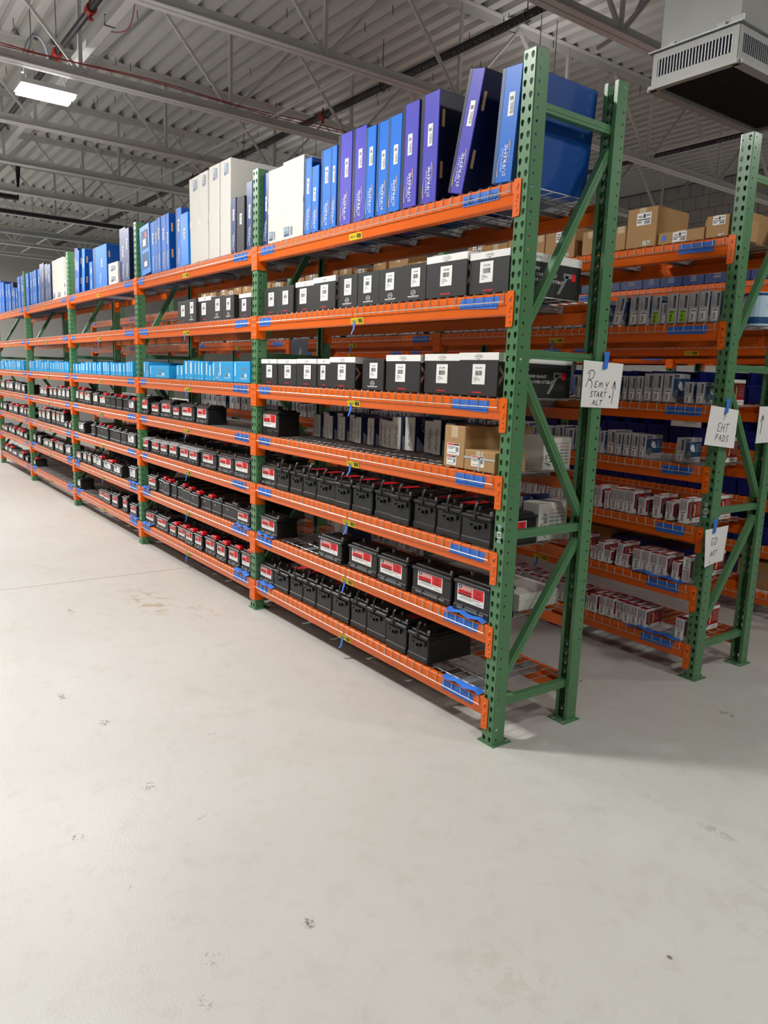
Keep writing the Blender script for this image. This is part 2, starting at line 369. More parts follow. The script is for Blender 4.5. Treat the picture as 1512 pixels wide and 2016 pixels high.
# ------------------------------------------------------------------ pipes, struts, cables under the roof
def pipe(name, pts, r, mt, label, cat, n=10, group=None):
    m = MB(); m.tube(pts, r, mt, n); return tag(obj(name, m), label, cat, group)
MAINP = pipe('sprinkler_pipe', [(-21.3, 2.97, 5.0), (-1.2, 2.97, 5.0), (-1.0, 2.97, 5.06), (-.95, 2.97, 5.2), (-.95, 2.97, 5.55)], .042, M_PIPE, 'black sprinkler pipe with white stencilled lettering running above the front rack', 'pipe')
m = MB()
for k, t in enumerate(['0 52:25 13 04-13-2021 SCH 10 ERW', 'ASTM A795 SCH 10 ERW 04-13-2021', '04-13-2021 13:52:25 SCH 10 ERW', 'ASTM A795 SCH 10 04-13-2021']):
    m.text(t, (-9.3+k*1.75, 2.97-.0305, 5.0-.031), (1, 0, 0), (0, -.707, .707), 0, -.014, 1.5, .026, M_GREYINK)
obj('stencilled_lettering', m, MAINP, label='white stencilled lettering', kind='stuff')
for hx in (-3.05, -5.3, -8.9, -12.4):
    m = MB(); m.tube([(hx, 2.97, 5.04), (hx, 2.97, 5.5)], .006, M_STEM, 5)
    ring = [(hx, 2.97+.05*math.cos(a*math.pi/6), 5.0+.055*math.sin(a*math.pi/6)) for a in range(13)]; m.tube(ring, .006, M_STEM, 5); obj('pipe_hanger', m, MAINP)
def valve(par, x, y, z):
    m = MB(); m.tube([(x-.045, y, z), (x+.045, y, z)], .05, M_REDPAINT, 10)
    m.tube([(x, y, z+.045), (x, y, z+.085)], .013, M_REDPAINT, 8); m.tube([(x, y, z-.045), (x, y, z-.08)], .012, M_REDPAINT, 8); m.tube([(x, y, z-.08), (x, y, z-.09)], .026, M_REDPAINT, 8)
    obj('red_coupling', m, par, label='red pipe coupling with sprinkler head')
valve(MAINP, -6.6, 2.97, 5.0); valve(MAINP, -10.9, 2.97, 5.0)
P2 = pipe('sprinkler_pipe', [(-13, 7.4, 5.0), (4, 7.4, 5.0)], .045, M_PIPE, 'black lettered pipe under the roof above the cardboard cartons', 'pipe')
m = MB()
for k in range(4): m.text('04-13-2021 13:52:25 SCH 10', (-7.2+k*1.7, 7.4-.0325, 5.0-.033), (1, 0, 0), (0, -.707, .707), 0, -.014, 1.3, .028, M_GREYINK)
obj('stencilled_lettering', m, P2, label='white stencilled lettering', kind='stuff')
P3 = pipe('sprinkler_pipe', [(-15.5, -.205, 4.96), (-2.2, -.205, 4.96)], .033, M_PIPE, 'black branch pipe beside the white strut above the lit lamp', 'pipe')
valve(P3, -5.5, -.205, 4.96); valve(P3, -6.75, -.205, 4.96); valve(P3, -10.4, -.205, 4.96)
m = MB(); m.box(-16, -2.2, -.085, -.010, 4.86, 4.93, M_JOIST); m.box(-16, -2.2, -.09, -.005, 4.848, 4.86, M_JOIST)
STR = tag(obj('steel_strut', m), 'white steel strut running beside the black branch pipe', 'strut')
m = MB()
for sx in (-5.45, -6.7, -8.9):
    m.tube([(sx, -.094, 4.842), (sx, -.094, 4.935), (sx, -.002, 4.935), (sx, -.002, 4.842), (sx, -.094, 4.842)], .005, M_PIPE, 5)
obj('cable_tie', m, STR)
pipe('flexible_conduit', [(-6.75+.32*(k/14), -.30-.22*(1-math.cos(math.pi*k/14))/2-.1*(k/14), 4.84+.30*math.sin(math.pi*k/14)-.26*(k/14)) for k in range(15)], .014, M_CONDUIT, 'looped grey cable hanging above the lit lamp', 'cable', 7)
pipe('alarm_cable', [(-6.02, YS+.3, 4.668)] + [(-6.03+.014*math.sin(y*2.3), y, 4.67+.012*math.sin(y*3.1)) for y in [(-3+k*.35) for k in range(30)]], .006, M_CABLE, 'thin red cable lying along the joist beside the lit lamp', 'cable', 5)
pipe('alarm_cable', [(-6.075+.012*math.sin(y*1.7+1), y, 4.668+.012*math.sin(y*2.1+.6)) for y in [(-3+k*.35) for k in range(30)]], .005, M_CABLE, 'second thin red cable wavering along the same joist', 'cable', 5)
pipe('alarm_cable', [(-4.9-.7*k/12, .005+.05*math.sin(math.pi*k/12), 4.86-.07*math.sin(math.pi*k/12)) for k in range(13)], .005, M_CABLE, 'short red cable drooping from the white strut', 'cable', 5)
pipe('bridging_rod', [(-20, 1.95, 4.63), (-4.1, 1.95, 4.63)], .016, M_JOIST, 'white bridging rod tying the joists, nearer the front rack', 'bridging', 6)
pipe('bridging_rod', [(-13, 6.2, 4.63), (6, 6.2, 4.63)], .016, M_JOIST, 'white bridging rod tying the joists above the far racks', 'bridging', 6)
pipe('grey_conduit', [(-2.95, 3.85, 4.93), (-2.7, 3.82, 4.96), (-2.45, 3.75, 5.05), (-2.2, 3.6, 5.2), (-2.0, 3.5, 5.45)], .022, M_CONDUIT, 'curved grey conduit beside the sheet metal duct', 'conduit', 8)
pipe('heating_pipe', [(-13.2, -6, 4.42), (-13.2, 9, 4.42)], .04, M_PIPE, 'black pipe crossing under the far joists, nearer of two', 'pipe', 8)
pipe('heating_pipe', [(-15.3, -6, 4.40), (-15.3, 9, 4.40)], .05, M_GALV, 'dark grey pipe crossing under the far joists, farther of two', 'pipe', 8)
pipe('heating_pipe', [(-13.75, -4.5, 4.78), (-13.75, .72, 4.78), (-13.75, .74, 5.4)], .05, M_PIPE, 'black pipe with an elbow up to the roof at far left', 'pipe', 8)
pipe('sprinkler_pipe', [(-18, 5.52, 4.85), (-13.4, 5.52, 4.85)], .04, M_PIPE, 'short black pipe by the far left wall', 'pipe', 8)
# fastener tips poking through the deck
m = MB(); m.tube([(0, 0, 0), (.004, .002, -.09)], .004, M_INK, 5); FM = m.mesh('fastener_tip'); rnd = random.Random(11)
for k in range(120):
    x = -3.2-rnd.random()*10.5; yy = -1.2+rnd.random()*7.5; q = round((yy-.67+.1016)/pitch)
    yy = .67-.1016+q*pitch
    tag(obj('fastener_tip', FM, None, (x, yy, HC+.003)), 'short black fastener tip poking down through the metal ceiling', 'fastener', 'roof fasteners')

# ------------------------------------------------------------------ lamps
def fixture(x, y, z, watts, i):
    o = empty('linear_lamp', (x, y, z))
    m = MB(); m.box(-.19, .19, -.265, .265, .0, .045, M_FIXT); m.box(-.05, .05, -.20, .20, .045, .09, M_FIXT); obj('housing', m, o)
    for s in (-1, 1):
        m = MB(); m.box(s*.1-.062, s*.1+.062, -.25, .25, -.03, -.0005, M_LED); obj('led_panel', m, o)
    for s in (-1, 1):
        m = MB(); m.tube([(0, s*.19, .08), (.02, s*.16, .3), (.0, s*.12, .45), (0, s*.12, 1.09)], .005, M_STEM, 5); m.tube([(0, s*.19, .08), (-.03, s*.17, .3), (.0, s*.12, .45)], .003, M_STEM, 5); obj('hanger_chain', m, o)
    L = bpy.data.lights.new('lamp_light', 'AREA'); L.shape = 'RECTANGLE'; L.size = .34; L.size_y = .5; L.energy = watts; L.color = (1.0, .985, .955)
    lo = bpy.data.objects.new('lamp_light', L); COL.objects.link(lo); lo.parent = o; lo.location = (0, 0, -.035)
    U = bpy.data.lights.new('ceiling_fill_light', 'AREA'); U.shape = 'RECTANGLE'; U.size = .3; U.size_y = .45; U.energy = watts*.05; U.color = (1.0, .985, .955)  # upward fill added to brighten the ceiling
    uo = bpy.data.objects.new('ceiling_fill_light', U); COL.objects.link(uo); uo.parent = o; uo.location = (0, 0, .1); uo.rotation_euler = (math.pi, 0, 0)
    tag(o, 'bright linear lamp with two glowing panels hanging by the roof joist at upper left' if i == 0 else f'unseen linear lamp placed to light the hall, {ordinal(i-1)} of those outside the frame', 'lamp', 'ceiling lamps')
for i, f in enumerate(FIXTURES): fixture(*f, i)

# ------------------------------------------------------------------ air diffuser with its duct
o = empty('air_diffuser', (-.305, 2.075, 3.40))
hx, hy = .255, .555
m = MB()
fr = .03
for s in (-1, 1):      # frames around the two long and two short grilles
    yy = s*hy
    for (a, b, c, d) in ((-hx, hx, 0, .045), (-hx, hx, .135, .175), (-hx, -hx+fr, .045, .135), (hx-fr, hx, .045, .135)): m.box(a, b, yy-.006, yy+.006, c, d, M_DUCT)
    xx = s*hx
    for (a, b, c, d) in ((-hy, hy, 0, .045), (-hy, hy, .135, .175), (-hy, -hy+fr, .045, .135), (hy-fr, hy, .045, .135)): m.box(xx-.006, xx+.006, a, b, c, d, M_DUCT)
obj('housing', m, o)
m = MB(); m.box(-hx+.02, hx-.02, -hy+.02, hy-.02, .03, .17, M_DARK); obj('shade_core', m, o)  # solid dark block in place of the shade behind the slats
m = MB(); m.box(-hx+.045, hx-.045, -hy+.045, hy-.045, .0, .006, M_DARK); 
for k in range(40): m.box(-hx+.045, hx-.045, -hy+.05+k*.0258, -hy+.056+k*.0258, -.004, .0, M_DARK)
obj('return_grille', m, o, label='dark slotted return grille underneath')
m = MB()
for s in (-1, 1):
    m.box(-hx-.012, hx+.012, s*hy-.02, s*hy+.02, -.02, .0, M_DUCT); m.box(s*hx-.03, s*hx+.03, -hy, hy, -.02, .0, M_DUCT)
obj('bottom_rim', m, o)
m = MB(); m.box(-hx-.025, hx+.025, -hy-.025, hy+.025, .175, .182, M_GALV); obj('top_flange', m, o)
m = MB(); m.box(-.003, .003, -.008, .008, .045, .135, M_GALV); SL = m.mesh('grille_slat')
m = MB(); m.box(-.008, .008, -.003, .003, .045, .135, M_GALV); SL2 = m.mesh('grille_slat')
for k in range(24): obj('grille_slat', SL, o, (-hx+fr+.019*(k+.5), -hy, 0))
for k in range(50): obj('grille_slat', SL2, o, (hx, -hy+fr+.0198*(k+.5), 0))
m = MB(); m.box(-.235, .235, -.53, .53, .182, 2.2, M_DUCT); m.box(-.24, .24, -.535, .535, .95, .965, M_DUCT); obj('duct', m, o)
for k in range(5):
    m = MB(); m.box(-.2+k*.1+rnd.uniform(-.03, .03), -.2+k*.1+.06, -.545, -.53, .183, .20+rnd.random()*.03, M_WHITE); obj('sealant_dab', m, o)
tag(o, 'sheet metal air diffuser box on a square duct dropping from the roof', 'air vent')

# ------------------------------------------------------------------ stock: (kind, left x, right x, height[, lean in degrees])
A_ITEMS = {
 (0,7): [('bd',-2.47,-2.396,0.46,1),('w',-2.381,-2.177,0.459),('w',-2.177,-1.91,0.473),('b',-1.904,-1.818,0.441),('b',-1.818,-1.723,0.378),('b',-1.718,-1.603,0.45),('b',-1.603,-1.532,0.448),('p',-1.532,-1.385,0.493),('p',-1.385,-1.249,0.493),('b',-1.247,-1.146,0.467),('b',-1.146,-1.039,0.47),('b',-1.039,-0.916,0.47),('p',-0.916,-0.778,0.496),('p',-0.778,-0.635,0.508),('p',-0.545,-0.437,0.524,13),('b',-0.246,-0.121,0.466,4)],
 (0,6): [('k1',-2.441,-2.222,0.178),('k1',-2.213,-2.007,0.172),('kw',-2.007,-1.77,0.185),('kw',-1.77,-1.515,0.191),('k2',-1.511,-1.302,0.182),('k2',-1.302,-1.09,0.181),('k2',-1.09,-0.878,0.179),('k2',-0.878,-0.676,0.181),('kw',-0.672,-0.369,0.2),('kw',-0.366,-0.104,0.186)],
 (0,5): [('kw',-2.454,-2.223,0.168),('kw',-2.223,-1.968,0.168),('kw',-1.968,-1.721,0.17),('kw',-1.721,-1.562,0.17),('kw',-1.558,-1.282,0.18),('k2',-1.203,-0.996,0.168),('kw',-0.987,-0.688,0.19),('kw',-0.673,-0.398,0.194),('kw',-0.393,-0.124,0.198)],
 (0,4): [('LT',-2.501,-2.221,0.176),('n',-0.475,-0.322,0.2),('ns',-0.318,-0.106,0.095)],
 (0,3): [('L',-2.519,-2.227,0.149),('E',-2.219,-2.048,0.151),('E',-2.048,-1.875,0.15),('E',-1.872,-1.699,0.15),('E',-1.699,-1.472,0.149),('E',-1.472,-1.29,0.155),('E',-1.29,-1.079,0.158),('E',-1.069,-0.9,0.161),('E',-0.9,-0.724,0.161),('E',-0.719,-0.53,0.16),('E',-0.53,-0.336,0.157),('E',-0.336,-0.119,0.151)],
 (0,2): [('L',-2.452,-2.188,0.141),('L',-1.647,-1.369,0.143),('L',-1.324,-1.021,0.151),('L',-1.004,-0.726,0.155),('L',-0.704,-0.38,0.159),('L',-0.362,-0.095,0.17)],
 (0,1): [('L',-2.507,-2.247,0.141),('E',-2.247,-2.033,0.146),('E',-2.026,-1.847,0.163),('E',-1.847,-1.677,0.167),('E',-1.677,-1.492,0.17),('E',-1.492,-1.289,0.172),('E',-1.285,-1.112,0.18),('E',-1.112,-0.91,0.178),('E',-0.903,-0.708,0.169),('E',-0.703,-0.523,0.159)],
 (1,7): [('bw',-4.892,-4.632,0.434,-5),('b',-4.632,-4.527,0.444,-2),('b',-4.527,-4.463,0.447,-2),('b',-4.463,-4.374,0.459,-2),('b',-4.368,-4.251,0.462,-2),('b',-4.243,-4.161,0.461,-1),('b',-4.042,-3.918,0.473),('lb',-3.906,-3.749,0.409,-2),('w',-3.727,-3.524,0.649,-2),('w',-3.514,-3.352,0.652,-1),('w',-3.337,-3.146,0.663),('w',-3.137,-2.96,0.664),('bd',-2.934,-2.853,0.375),('kk',-2.849,-2.722,0.368),('bd',-2.714,-2.623,0.45)],
 (1,6): [('k1',-4.007,-3.78,0.18),('k2',-3.78,-3.583,0.183),('kw',-3.583,-3.327,0.191),('k2',-3.319,-3.092,0.179),('k2',-3.092,-2.897,0.172),('kw',-2.822,-2.624,0.166)],
 (1,5): [('c',-5.068,-4.869,0.114),('c',-4.869,-4.72,0.143),('cf',-4.706,-4.213,0.111),('c',-4.072,-3.99,0.116),('c',-3.99,-3.899,0.117),('c',-3.899,-3.793,0.155),('c',-3.793,-3.677,0.156),('c',-3.671,-3.608,0.152),('c',-3.605,-3.54,0.152),('c',-3.54,-3.464,0.148),('c',-3.464,-3.388,0.149),('c',-3.388,-3.32,0.125),('c',-3.315,-3.16,0.149),('c',-3.16,-2.906,0.15),('c',-2.902,-2.63,0.151)],
 (1,4): [('L',-5.015,-4.764,0.172),('L',-4.747,-4.517,0.125),('L',-4.494,-4.194,0.155),('L',-4.178,-4.003,0.124),('L',-3.994,-3.677,0.146),('L',-3.645,-3.392,0.15)],
 (1,3): [('G',-5.016,-4.782,0.131),('G',-4.757,-4.525,0.128),('G',-4.499,-4.299,0.131),('G',-4.289,-4.068,0.136),('G',-4.039,-3.808,0.135),('G',-3.799,-3.584,0.135),('L',-3.571,-3.246,0.14),('L',-3.21,-2.913,0.146),('L',-2.904,-2.621,0.154)],
 (1,2): [('L',-4.817,-4.581,0.139),('P',-4.557,-4.398,0.133),('P',-4.392,-4.239,0.13),('P',-4.232,-4.094,0.132),('P',-4.094,-3.945,0.127),('P',-3.939,-3.767,0.121),('P',-3.759,-3.568,0.115),('P',-3.56,-3.347,0.113),('P',-3.342,-3.146,0.116),('P',-3.139,-2.856,0.117),('L',-2.847,-2.62,0.119)],
 (1,1): [('L',-4.963,-4.665,0.134),('L',-4.651,-4.317,0.134),('R',-4.292,-4.11,0.113),('R',-4.104,-3.895,0.122),('R',-3.886,-3.696,0.129),('R',-3.674,-3.493,0.141),('R',-3.474,-3.249,0.148),('R',-3.22,-3.025,0.15),('R',-3.02,-2.804,0.156),('R',-2.793,-2.615,0.166)],
 (2,7): [('p',-7.3,-7.16,0.507,7),('b',-7.14,-7.04,0.47,6),('b',-6.98,-6.86,0.47,6),('b',-6.62,-6.5,0.299),('b',-6.46,-5.96,0.425),('ws',-5.898,-5.576,0.21),('bd',-5.56,-5.368,0.511),('bd',-5.352,-5.214,0.484)],
 (2,6): [],
 (2,5): [('c',-7.507,-7.38,0.115),('c',-7.376,-7.242,0.112),('c',-7.239,-7.111,0.113),('c',-7.107,-7.021,0.125),('c',-7.018,-6.884,0.121),('c',-6.88,-6.752,0.135),('c',-6.749,-6.645,0.132),('c',-6.642,-6.537,0.126),('c',-6.534,-6.457,0.134),('c',-6.454,-6.365,0.119),('c',-6.362,-6.252,0.137),('c',-6.249,-6.139,0.138),('c',-6.136,-6.037,0.139),('c',-6.035,-5.965,0.123),('c',-5.962,-5.885,0.138),('c',-5.882,-5.772,0.125),('c',-5.769,-5.691,0.124),('c',-5.688,-5.601,0.13),('c',-5.598,-5.526,0.125),('c',-5.524,-5.433,0.125),('c',-5.431,-5.334,0.14),('c',-5.331,-5.257,0.143),('c',-5.255,-5.19,0.145)],
 (2,4): [('W',-7.509,-7.277,0.168),('W',-7.268,-7.041,0.164),('W',-7.01,-6.702,0.154),('W',-6.694,-6.453,0.147),('W',-6.434,-6.148,0.134),('P',-6.134,-5.966,0.134),('P',-5.963,-5.791,0.135),('P',-5.784,-5.588,0.132),('P',-5.581,-5.393,0.129),('W',-5.386,-5.159,0.122)],
 (2,3): [('W',-7.344,-7.051,0.128),('P',-6.732,-6.56,0.139),('P',-6.552,-6.41,0.139),('P',-6.402,-6.237,0.138),('P',-6.229,-6.069,0.139),('P',-6.058,-5.854,0.14),('P',-5.847,-5.647,0.139),('P',-5.641,-5.455,0.139),('W',-5.449,-5.166,0.138)],
 (2,2): [('W',-7.482,-7.182,0.121),('W',-7.168,-6.983,0.132),('W',-6.961,-6.79,0.134),('W',-6.778,-6.604,0.134),('W',-6.596,-6.338,0.129),('W',-6.327,-5.954,0.122),('W',-5.936,-5.623,0.12),('W',-5.415,-5.163,0.156)],
 (2,1): [('W',-7.517,-7.269,0.135),('L',-6.559,-6.337,0.112),('L',-6.321,-6.049,0.127),('L',-6.002,-5.77,0.149),('L',-5.632,-5.465,0.169),('L',-5.383,-5.162,0.131)],
 (3,7): [('b',-10.525,-10.34,0.463),('b',-10.333,-10.125,0.462),('b',-10.111,-9.916,0.458),('b',-9.903,-9.694,0.454),('b',-9.68,-9.523,0.456),('b',-9.51,-9.357,0.455),('b',-9.35,-9.207,0.455),('b',-9.194,-9.06,0.455),('bd',-9.042,-8.782,0.507),('bd',-8.771,-8.594,0.481),('bd',-8.583,-8.379,0.457),('w',-8.362,-8.123,0.48),('w',-8.118,-7.794,0.481),('ws',-7.784,-7.658,0.19),('ws',-7.624,-7.431,0.207)],
 (3,6): [],
 (3,5): [('c',-10.093,-9.966,0.136),('c',-9.961,-9.856,0.133),('c',-9.85,-9.726,0.144),('c',-9.721,-9.571,0.138),('c',-9.566,-9.448,0.138),('c',-9.443,-9.305,0.15),('c',-9.3,-9.149,0.15),('c',-9.145,-9.01,0.127),('c',-9.006,-8.913,0.128),('c',-8.908,-8.799,0.134),('c',-8.794,-8.705,0.148),('c',-8.701,-8.604,0.123),('c',-8.6,-8.504,0.128),('c',-8.499,-8.368,0.123),('c',-8.364,-8.265,0.139),('c',-8.26,-8.154,0.127),('c',-8.15,-8.064,0.128),('c',-8.061,-7.945,0.125),('c',-7.941,-7.862,0.122),('c',-7.858,-7.777,0.138),('c',-7.773,-7.671,0.123)],
 (3,4): [('W',-10.16,-9.8,0.141),('W',-9.374,-9.094,0.133),('W',-9.088,-8.843,0.134),('W',-8.738,-8.528,0.151),('W',-8.522,-8.308,0.158),('W',-8.292,-8.07,0.158),('W',-8.059,-7.85,0.158),('W',-7.835,-7.648,0.159)],
 (3,3): [('W',-10.205,-9.924,0.149),('W',-9.439,-9.249,0.188),('W',-9.243,-9.004,0.191),('W',-8.986,-8.727,0.19),('W',-8.704,-8.484,0.198),('W',-8.478,-8.254,0.196),('W',-8.238,-8.002,0.196),('W',-7.976,-7.824,0.087),('W',-7.819,-7.666,0.084)],
 (3,2): [('W',-10.037,-9.736,0.154),('W',-9.603,-9.376,0.135),('W',-9.282,-8.915,0.117),('W',-8.885,-8.624,0.128),('W',-8.596,-8.346,0.139),('W',-8.335,-8.079,0.141),('W',-8.027,-7.714,0.141)],
 (3,1): [('W',-10.115,-9.77,0.116)],
 (4,7): [('b',-12.099,-11.81,0.51),('b',-11.793,-11.549,0.478),('b',-11.532,-11.363,0.435),('b',-11.346,-11.132,0.421),('b',-11.116,-11.02,0.396),('bd',-11.004,-10.846,0.418),('b',-10.83,-10.691,0.329),('b',-10.676,-10.555,0.318)],
 (4,6): [],
 (4,5): [('c',-12.352,-12.192,0.118),('c',-12.185,-12.014,0.14),('c',-12.007,-11.855,0.145),('c',-11.848,-11.716,0.146),('c',-11.71,-11.538,0.118),('c',-11.532,-11.399,0.15),('c',-11.393,-11.208,0.134),('c',-11.202,-11.059,0.144),('c',-11.053,-10.901,0.126),('c',-10.895,-10.755,0.139),('c',-10.749,-10.636,0.124),('c',-10.63,-10.52,0.138),('c',-10.514,-10.358,0.149)],
 (4,4): [('W',-12.307,-11.895,0.17),('W',-11.877,-11.632,0.162),('W',-11.615,-11.171,0.16),('W',-11.13,-10.876,0.155),('W',-10.86,-10.614,0.145),('W',-10.584,-10.303,0.137)],
 (4,3): [('W',-12.546,-12.243,0.146),('W',-12.215,-11.862,0.134),('W',-11.677,-11.296,0.142),('W',-11.28,-10.894,0.136),('W',-10.878,-10.541,0.139),('W',-10.511,-10.32,0.134)],
 (4,2): [('W',-12.499,-12.216,0.119),('W',-12.207,-11.845,0.112),('W',-11.81,-11.584,0.122),('W',-11.576,-11.249,0.113),('W',-11.216,-10.88,0.114),('W',-10.857,-10.588,0.108),('W',-10.581,-10.322,0.096)],
 (4,1): [('W',-12.693,-12.338,0.107),('W',-12.31,-11.989,0.114),('W',-11.98,-11.637,0.109),('W',-11.62,-11.136,0.099),('W',-11.056,-10.62,0.111),('W',-10.5,-10.309,0.101)],
}
B_ITEMS = {
 (0,7): [('n1',-1.49,-1.41,0.183),('n2',-1.405,-1.142,0.196),('n1',-1.079,-0.939,0.145),('n1',-0.806,-0.73,0.141),('n2',-0.727,-0.514,0.229),('n3',-0.507,-0.206,0.068),('n2',-0.196,-0.058,0.117)],
 (0,6): [('g',-0.784,-0.714,0.177,9),('g',-0.667,-0.595,0.179),('g',-0.591,-0.515,0.174),('gg',-0.512,-0.445,0.17),('gs',-0.443,-0.404,0.124),('gg',-0.401,-0.332,0.174),('gg',-0.329,-0.26,0.17),('g',-0.258,-0.195,0.174),('g',-0.192,-0.129,0.175),('g',-0.126,-0.063,0.171)],
 (0,5): [('g',-0.735,-0.677,0.152),('g',-0.667,-0.632,0.15),('g',-0.623,-0.567,0.151),('g',-0.563,-0.515,0.152),('g',-0.514,-0.447,0.169),('g',-0.443,-0.376,0.17),('gp',-0.373,-0.307,0.171),('gp',-0.227,-0.171,0.124),('gp',-0.155,-0.102,0.125)],
 (0,4): [('g',-0.815,-0.76,0.145),('g',-0.754,-0.688,0.156),('g',-0.688,-0.63,0.142),('g',-0.62,-0.567,0.144),('g',-0.56,-0.504,0.142),('gp',-0.499,-0.449,0.144),('gb',-0.249,-0.19,0.146)],
 (0,3): [('r',-0.812,-0.753,0.139),('rs',-0.733,-0.693,0.113),('r',-0.686,-0.626,0.139),('r',-0.623,-0.561,0.141),('rp',-0.555,-0.492,0.144),('rs',-0.472,-0.416,0.111),('r',-0.364,-0.308,0.143),('rs',-0.277,-0.225,0.115),('rp',-0.179,-0.122,0.148)],
 (0,2): [('rs',-0.803,-0.748,0.09),('r',-0.737,-0.686,0.131),('rs',-0.684,-0.631,0.087),('r',-0.6,-0.554,0.151,6),('rs',-0.552,-0.502,0.087),('r',-0.469,-0.408,0.141),('r',-0.406,-0.346,0.141),('r',-0.345,-0.286,0.137),('rp',-0.285,-0.224,0.137),('rs',-0.189,-0.142,0.113),('ru',-0.124,-0.071,0.156)],
 (0,1): [('rs',-0.804,-0.772,0.102),('r',-0.767,-0.709,0.125),('r',-0.693,-0.641,0.13),('r',-0.639,-0.575,0.13),('r',-0.571,-0.505,0.127),('r',-0.504,-0.445,0.128),('r',-0.443,-0.387,0.13),('rp',-0.384,-0.327,0.126),('r',-0.129,-0.068,0.134)],
}

# ------------------------------------------------------------------ pallet rack parts
def hole_r(kind, th):
    """radius of the hole outline in direction th (angle from +a axis)"""
    dx, dy = math.cos(th), math.sin(th); best = 0
    circ = [(0, 0, .0062)] if kind == 'round' else [(0, .004-.0135*t/6, .0098-.0046*t/6) for t in range(7)]
    for cx, cy, r in circ:
        b = dx*cx+dy*cy; c = cx*cx+cy*cy-r*r; D = b*b-c
        if D >= 0: best = max(best, b+math.sqrt(D))
    return best
def holed_plate(mb, P, a0, a1, ca, rows, kind, t, mt, z0=0.0, pz=0.0508, dz=0.0254):
    """plate cells with one hole each; P(a, z, depth) -> point"""
    w0, w1, h0, h1 = a0-ca, a1-ca, -dz, pz-dz
    cor = [math.atan2(h0, w1), math.atan2(h1, w1), math.atan2(h1, w0), math.atan2(h0, w0)+2*math.pi]
    ths = []
    for i in range(4):
        s, e = cor[i], cor[(i+1) % 4]+(2*math.pi if i == 3 else 0)
        ths += [s+(e-s)*k/3 for k in range(3)]
    out, inn = [], []
    for th in ths:
        dx, dy = math.cos(th), math.sin(th); k = 1e9
        if abs(dx) > 1e-9: k = min(k, (w1 if dx > 0 else w0)/dx)
        if abs(dy) > 1e-9: k = min(k, (h1 if dy > 0 else h0)/dy)
        out.append((ca+dx*k, dy*k)); r = hole_r(kind, th); inn.append((ca+dx*r, dy*r))
    n = len(ths)
    for row in range(rows):
        zc = z0+row*pz+dz
        vs = [P(a, zc+b, 0) for a, b in out]+[P(a, zc+b, 0) for a, b in inn]+[P(a, zc+b, t) for a, b in inn]+[P(a, zc+b, t) for a, b in out]
        fs = []
        for i in range(n):
            j = (i+1) % n
            fs += [(i, j, n+j, n+i), (n+i, n+j, 2*n+j, 2*n+i), (2*n+i, 2*n+j, 3*n+j, 3*n+i)]
        mb.raw(vs, fs, mt)
def post_mesh():
    m = MB(); T = .0022; c = .005; H = HPOST
    holed_plate(m, lambda a, z, d: (a, d, z), -PW+c, -.0381, -.0570, 60, 'tear', T, M_GREEN)
    holed_plate(m, lambda a, z, d: (a, d, z), -.0381, -c, -.0205, 60, 'tear', T, M_GREEN)
    for sx, nx in ((0, -1), (-PW, 1)):
        holed_plate(m, lambda a, z, d: (sx+nx*d, a, z), c, .045, .0245, 60, 'round', T, M_GREEN)
        e = sx+nx*T
        m.box(min(sx, e), max(sx, e), .045, PW, 0, H, M_GREEN)
        m.box(min(sx+nx*T, sx+nx*.019), max(sx+nx*T, sx+nx*.019), PW-T, PW, 0, H, M_GREEN)
        m.face([(sx, c, 0), (sx+nx*c, 0, 0), (sx+nx*c, 0, H), (sx, c, H)], M_GREEN)
        m.face([(sx+nx*T, c+T, 0), (sx+nx*(c+T), T, 0), (sx+nx*(c+T), T, H), (sx+nx*T, c+T, H)], M_GREEN)
    return m.mesh('post')
POST = post_mesh()
def foot_mesh():
    m = MB(); m.box(-.098, .012, -.004, .118, 0, .006, M_GREEN)
    for (x, y) in ((-.012, .104), (-.078, .104)):
        m.tube([(x, y, .006), (x, y, .0064)], .009, M_WHITE, 10); m.tube([(x, y, .0062), (x, y, .014)], .006, M_STEM, 6)
    return m.mesh('foot_plate')
FOOT = foot_mesh()
def brace(mb, a, b, w=.038, dp=.034):
    """open channel running from a to b in the plane of the frame, open side to -X"""
    a, b = Vector(a), Vector(b); t = (b-a).normalized(); n = Vector((1, 0, 0)); s = t.cross(n).normalized()
    T = .0025
    def slab(o0, o1, d0, d1):
        vs = [p+s*o+n*d for p in (a, b) for o, d in ((o0, d0), (o1, d0), (o1, d1), (o0, d1))]
        mb.raw(vs, [(0,1,2,3),(7,6,5,4),(0,4,5,1),(1,5,6,2),(2,6,7,3),(3,7,4,0)], M_GREEN)
    slab(-w/2, w/2, dp/2-T, dp/2); slab(-w/2, -w/2+T, -dp/2, dp/2-T); slab(w/2-T, w/2, -dp/2, dp/2-T)
    slab(-w*.12, w*.12, dp/2, dp/2+.002)
XB = -.038
def brace_meshes():
    L = []
    yf, yr = PW-.008, DEPTH-PW+.008
    for z in (.200, 1.015, 1.833, 2.846):
        m = MB(); brace(m, (XB, yf, z), (XB, yr, z)); L.append(('horizontal_brace', m.mesh('horizontal_brace')))
    for (za, zb) in ((.31, .95), (1.755, 1.08), (1.94, 2.76)):
        m = MB(); brace(m, (XB, yf, za), (XB, yr, zb)); L.append(('diagonal_brace', m.mesh('diagonal_brace')))
    return L
BRACES = brace_meshes()
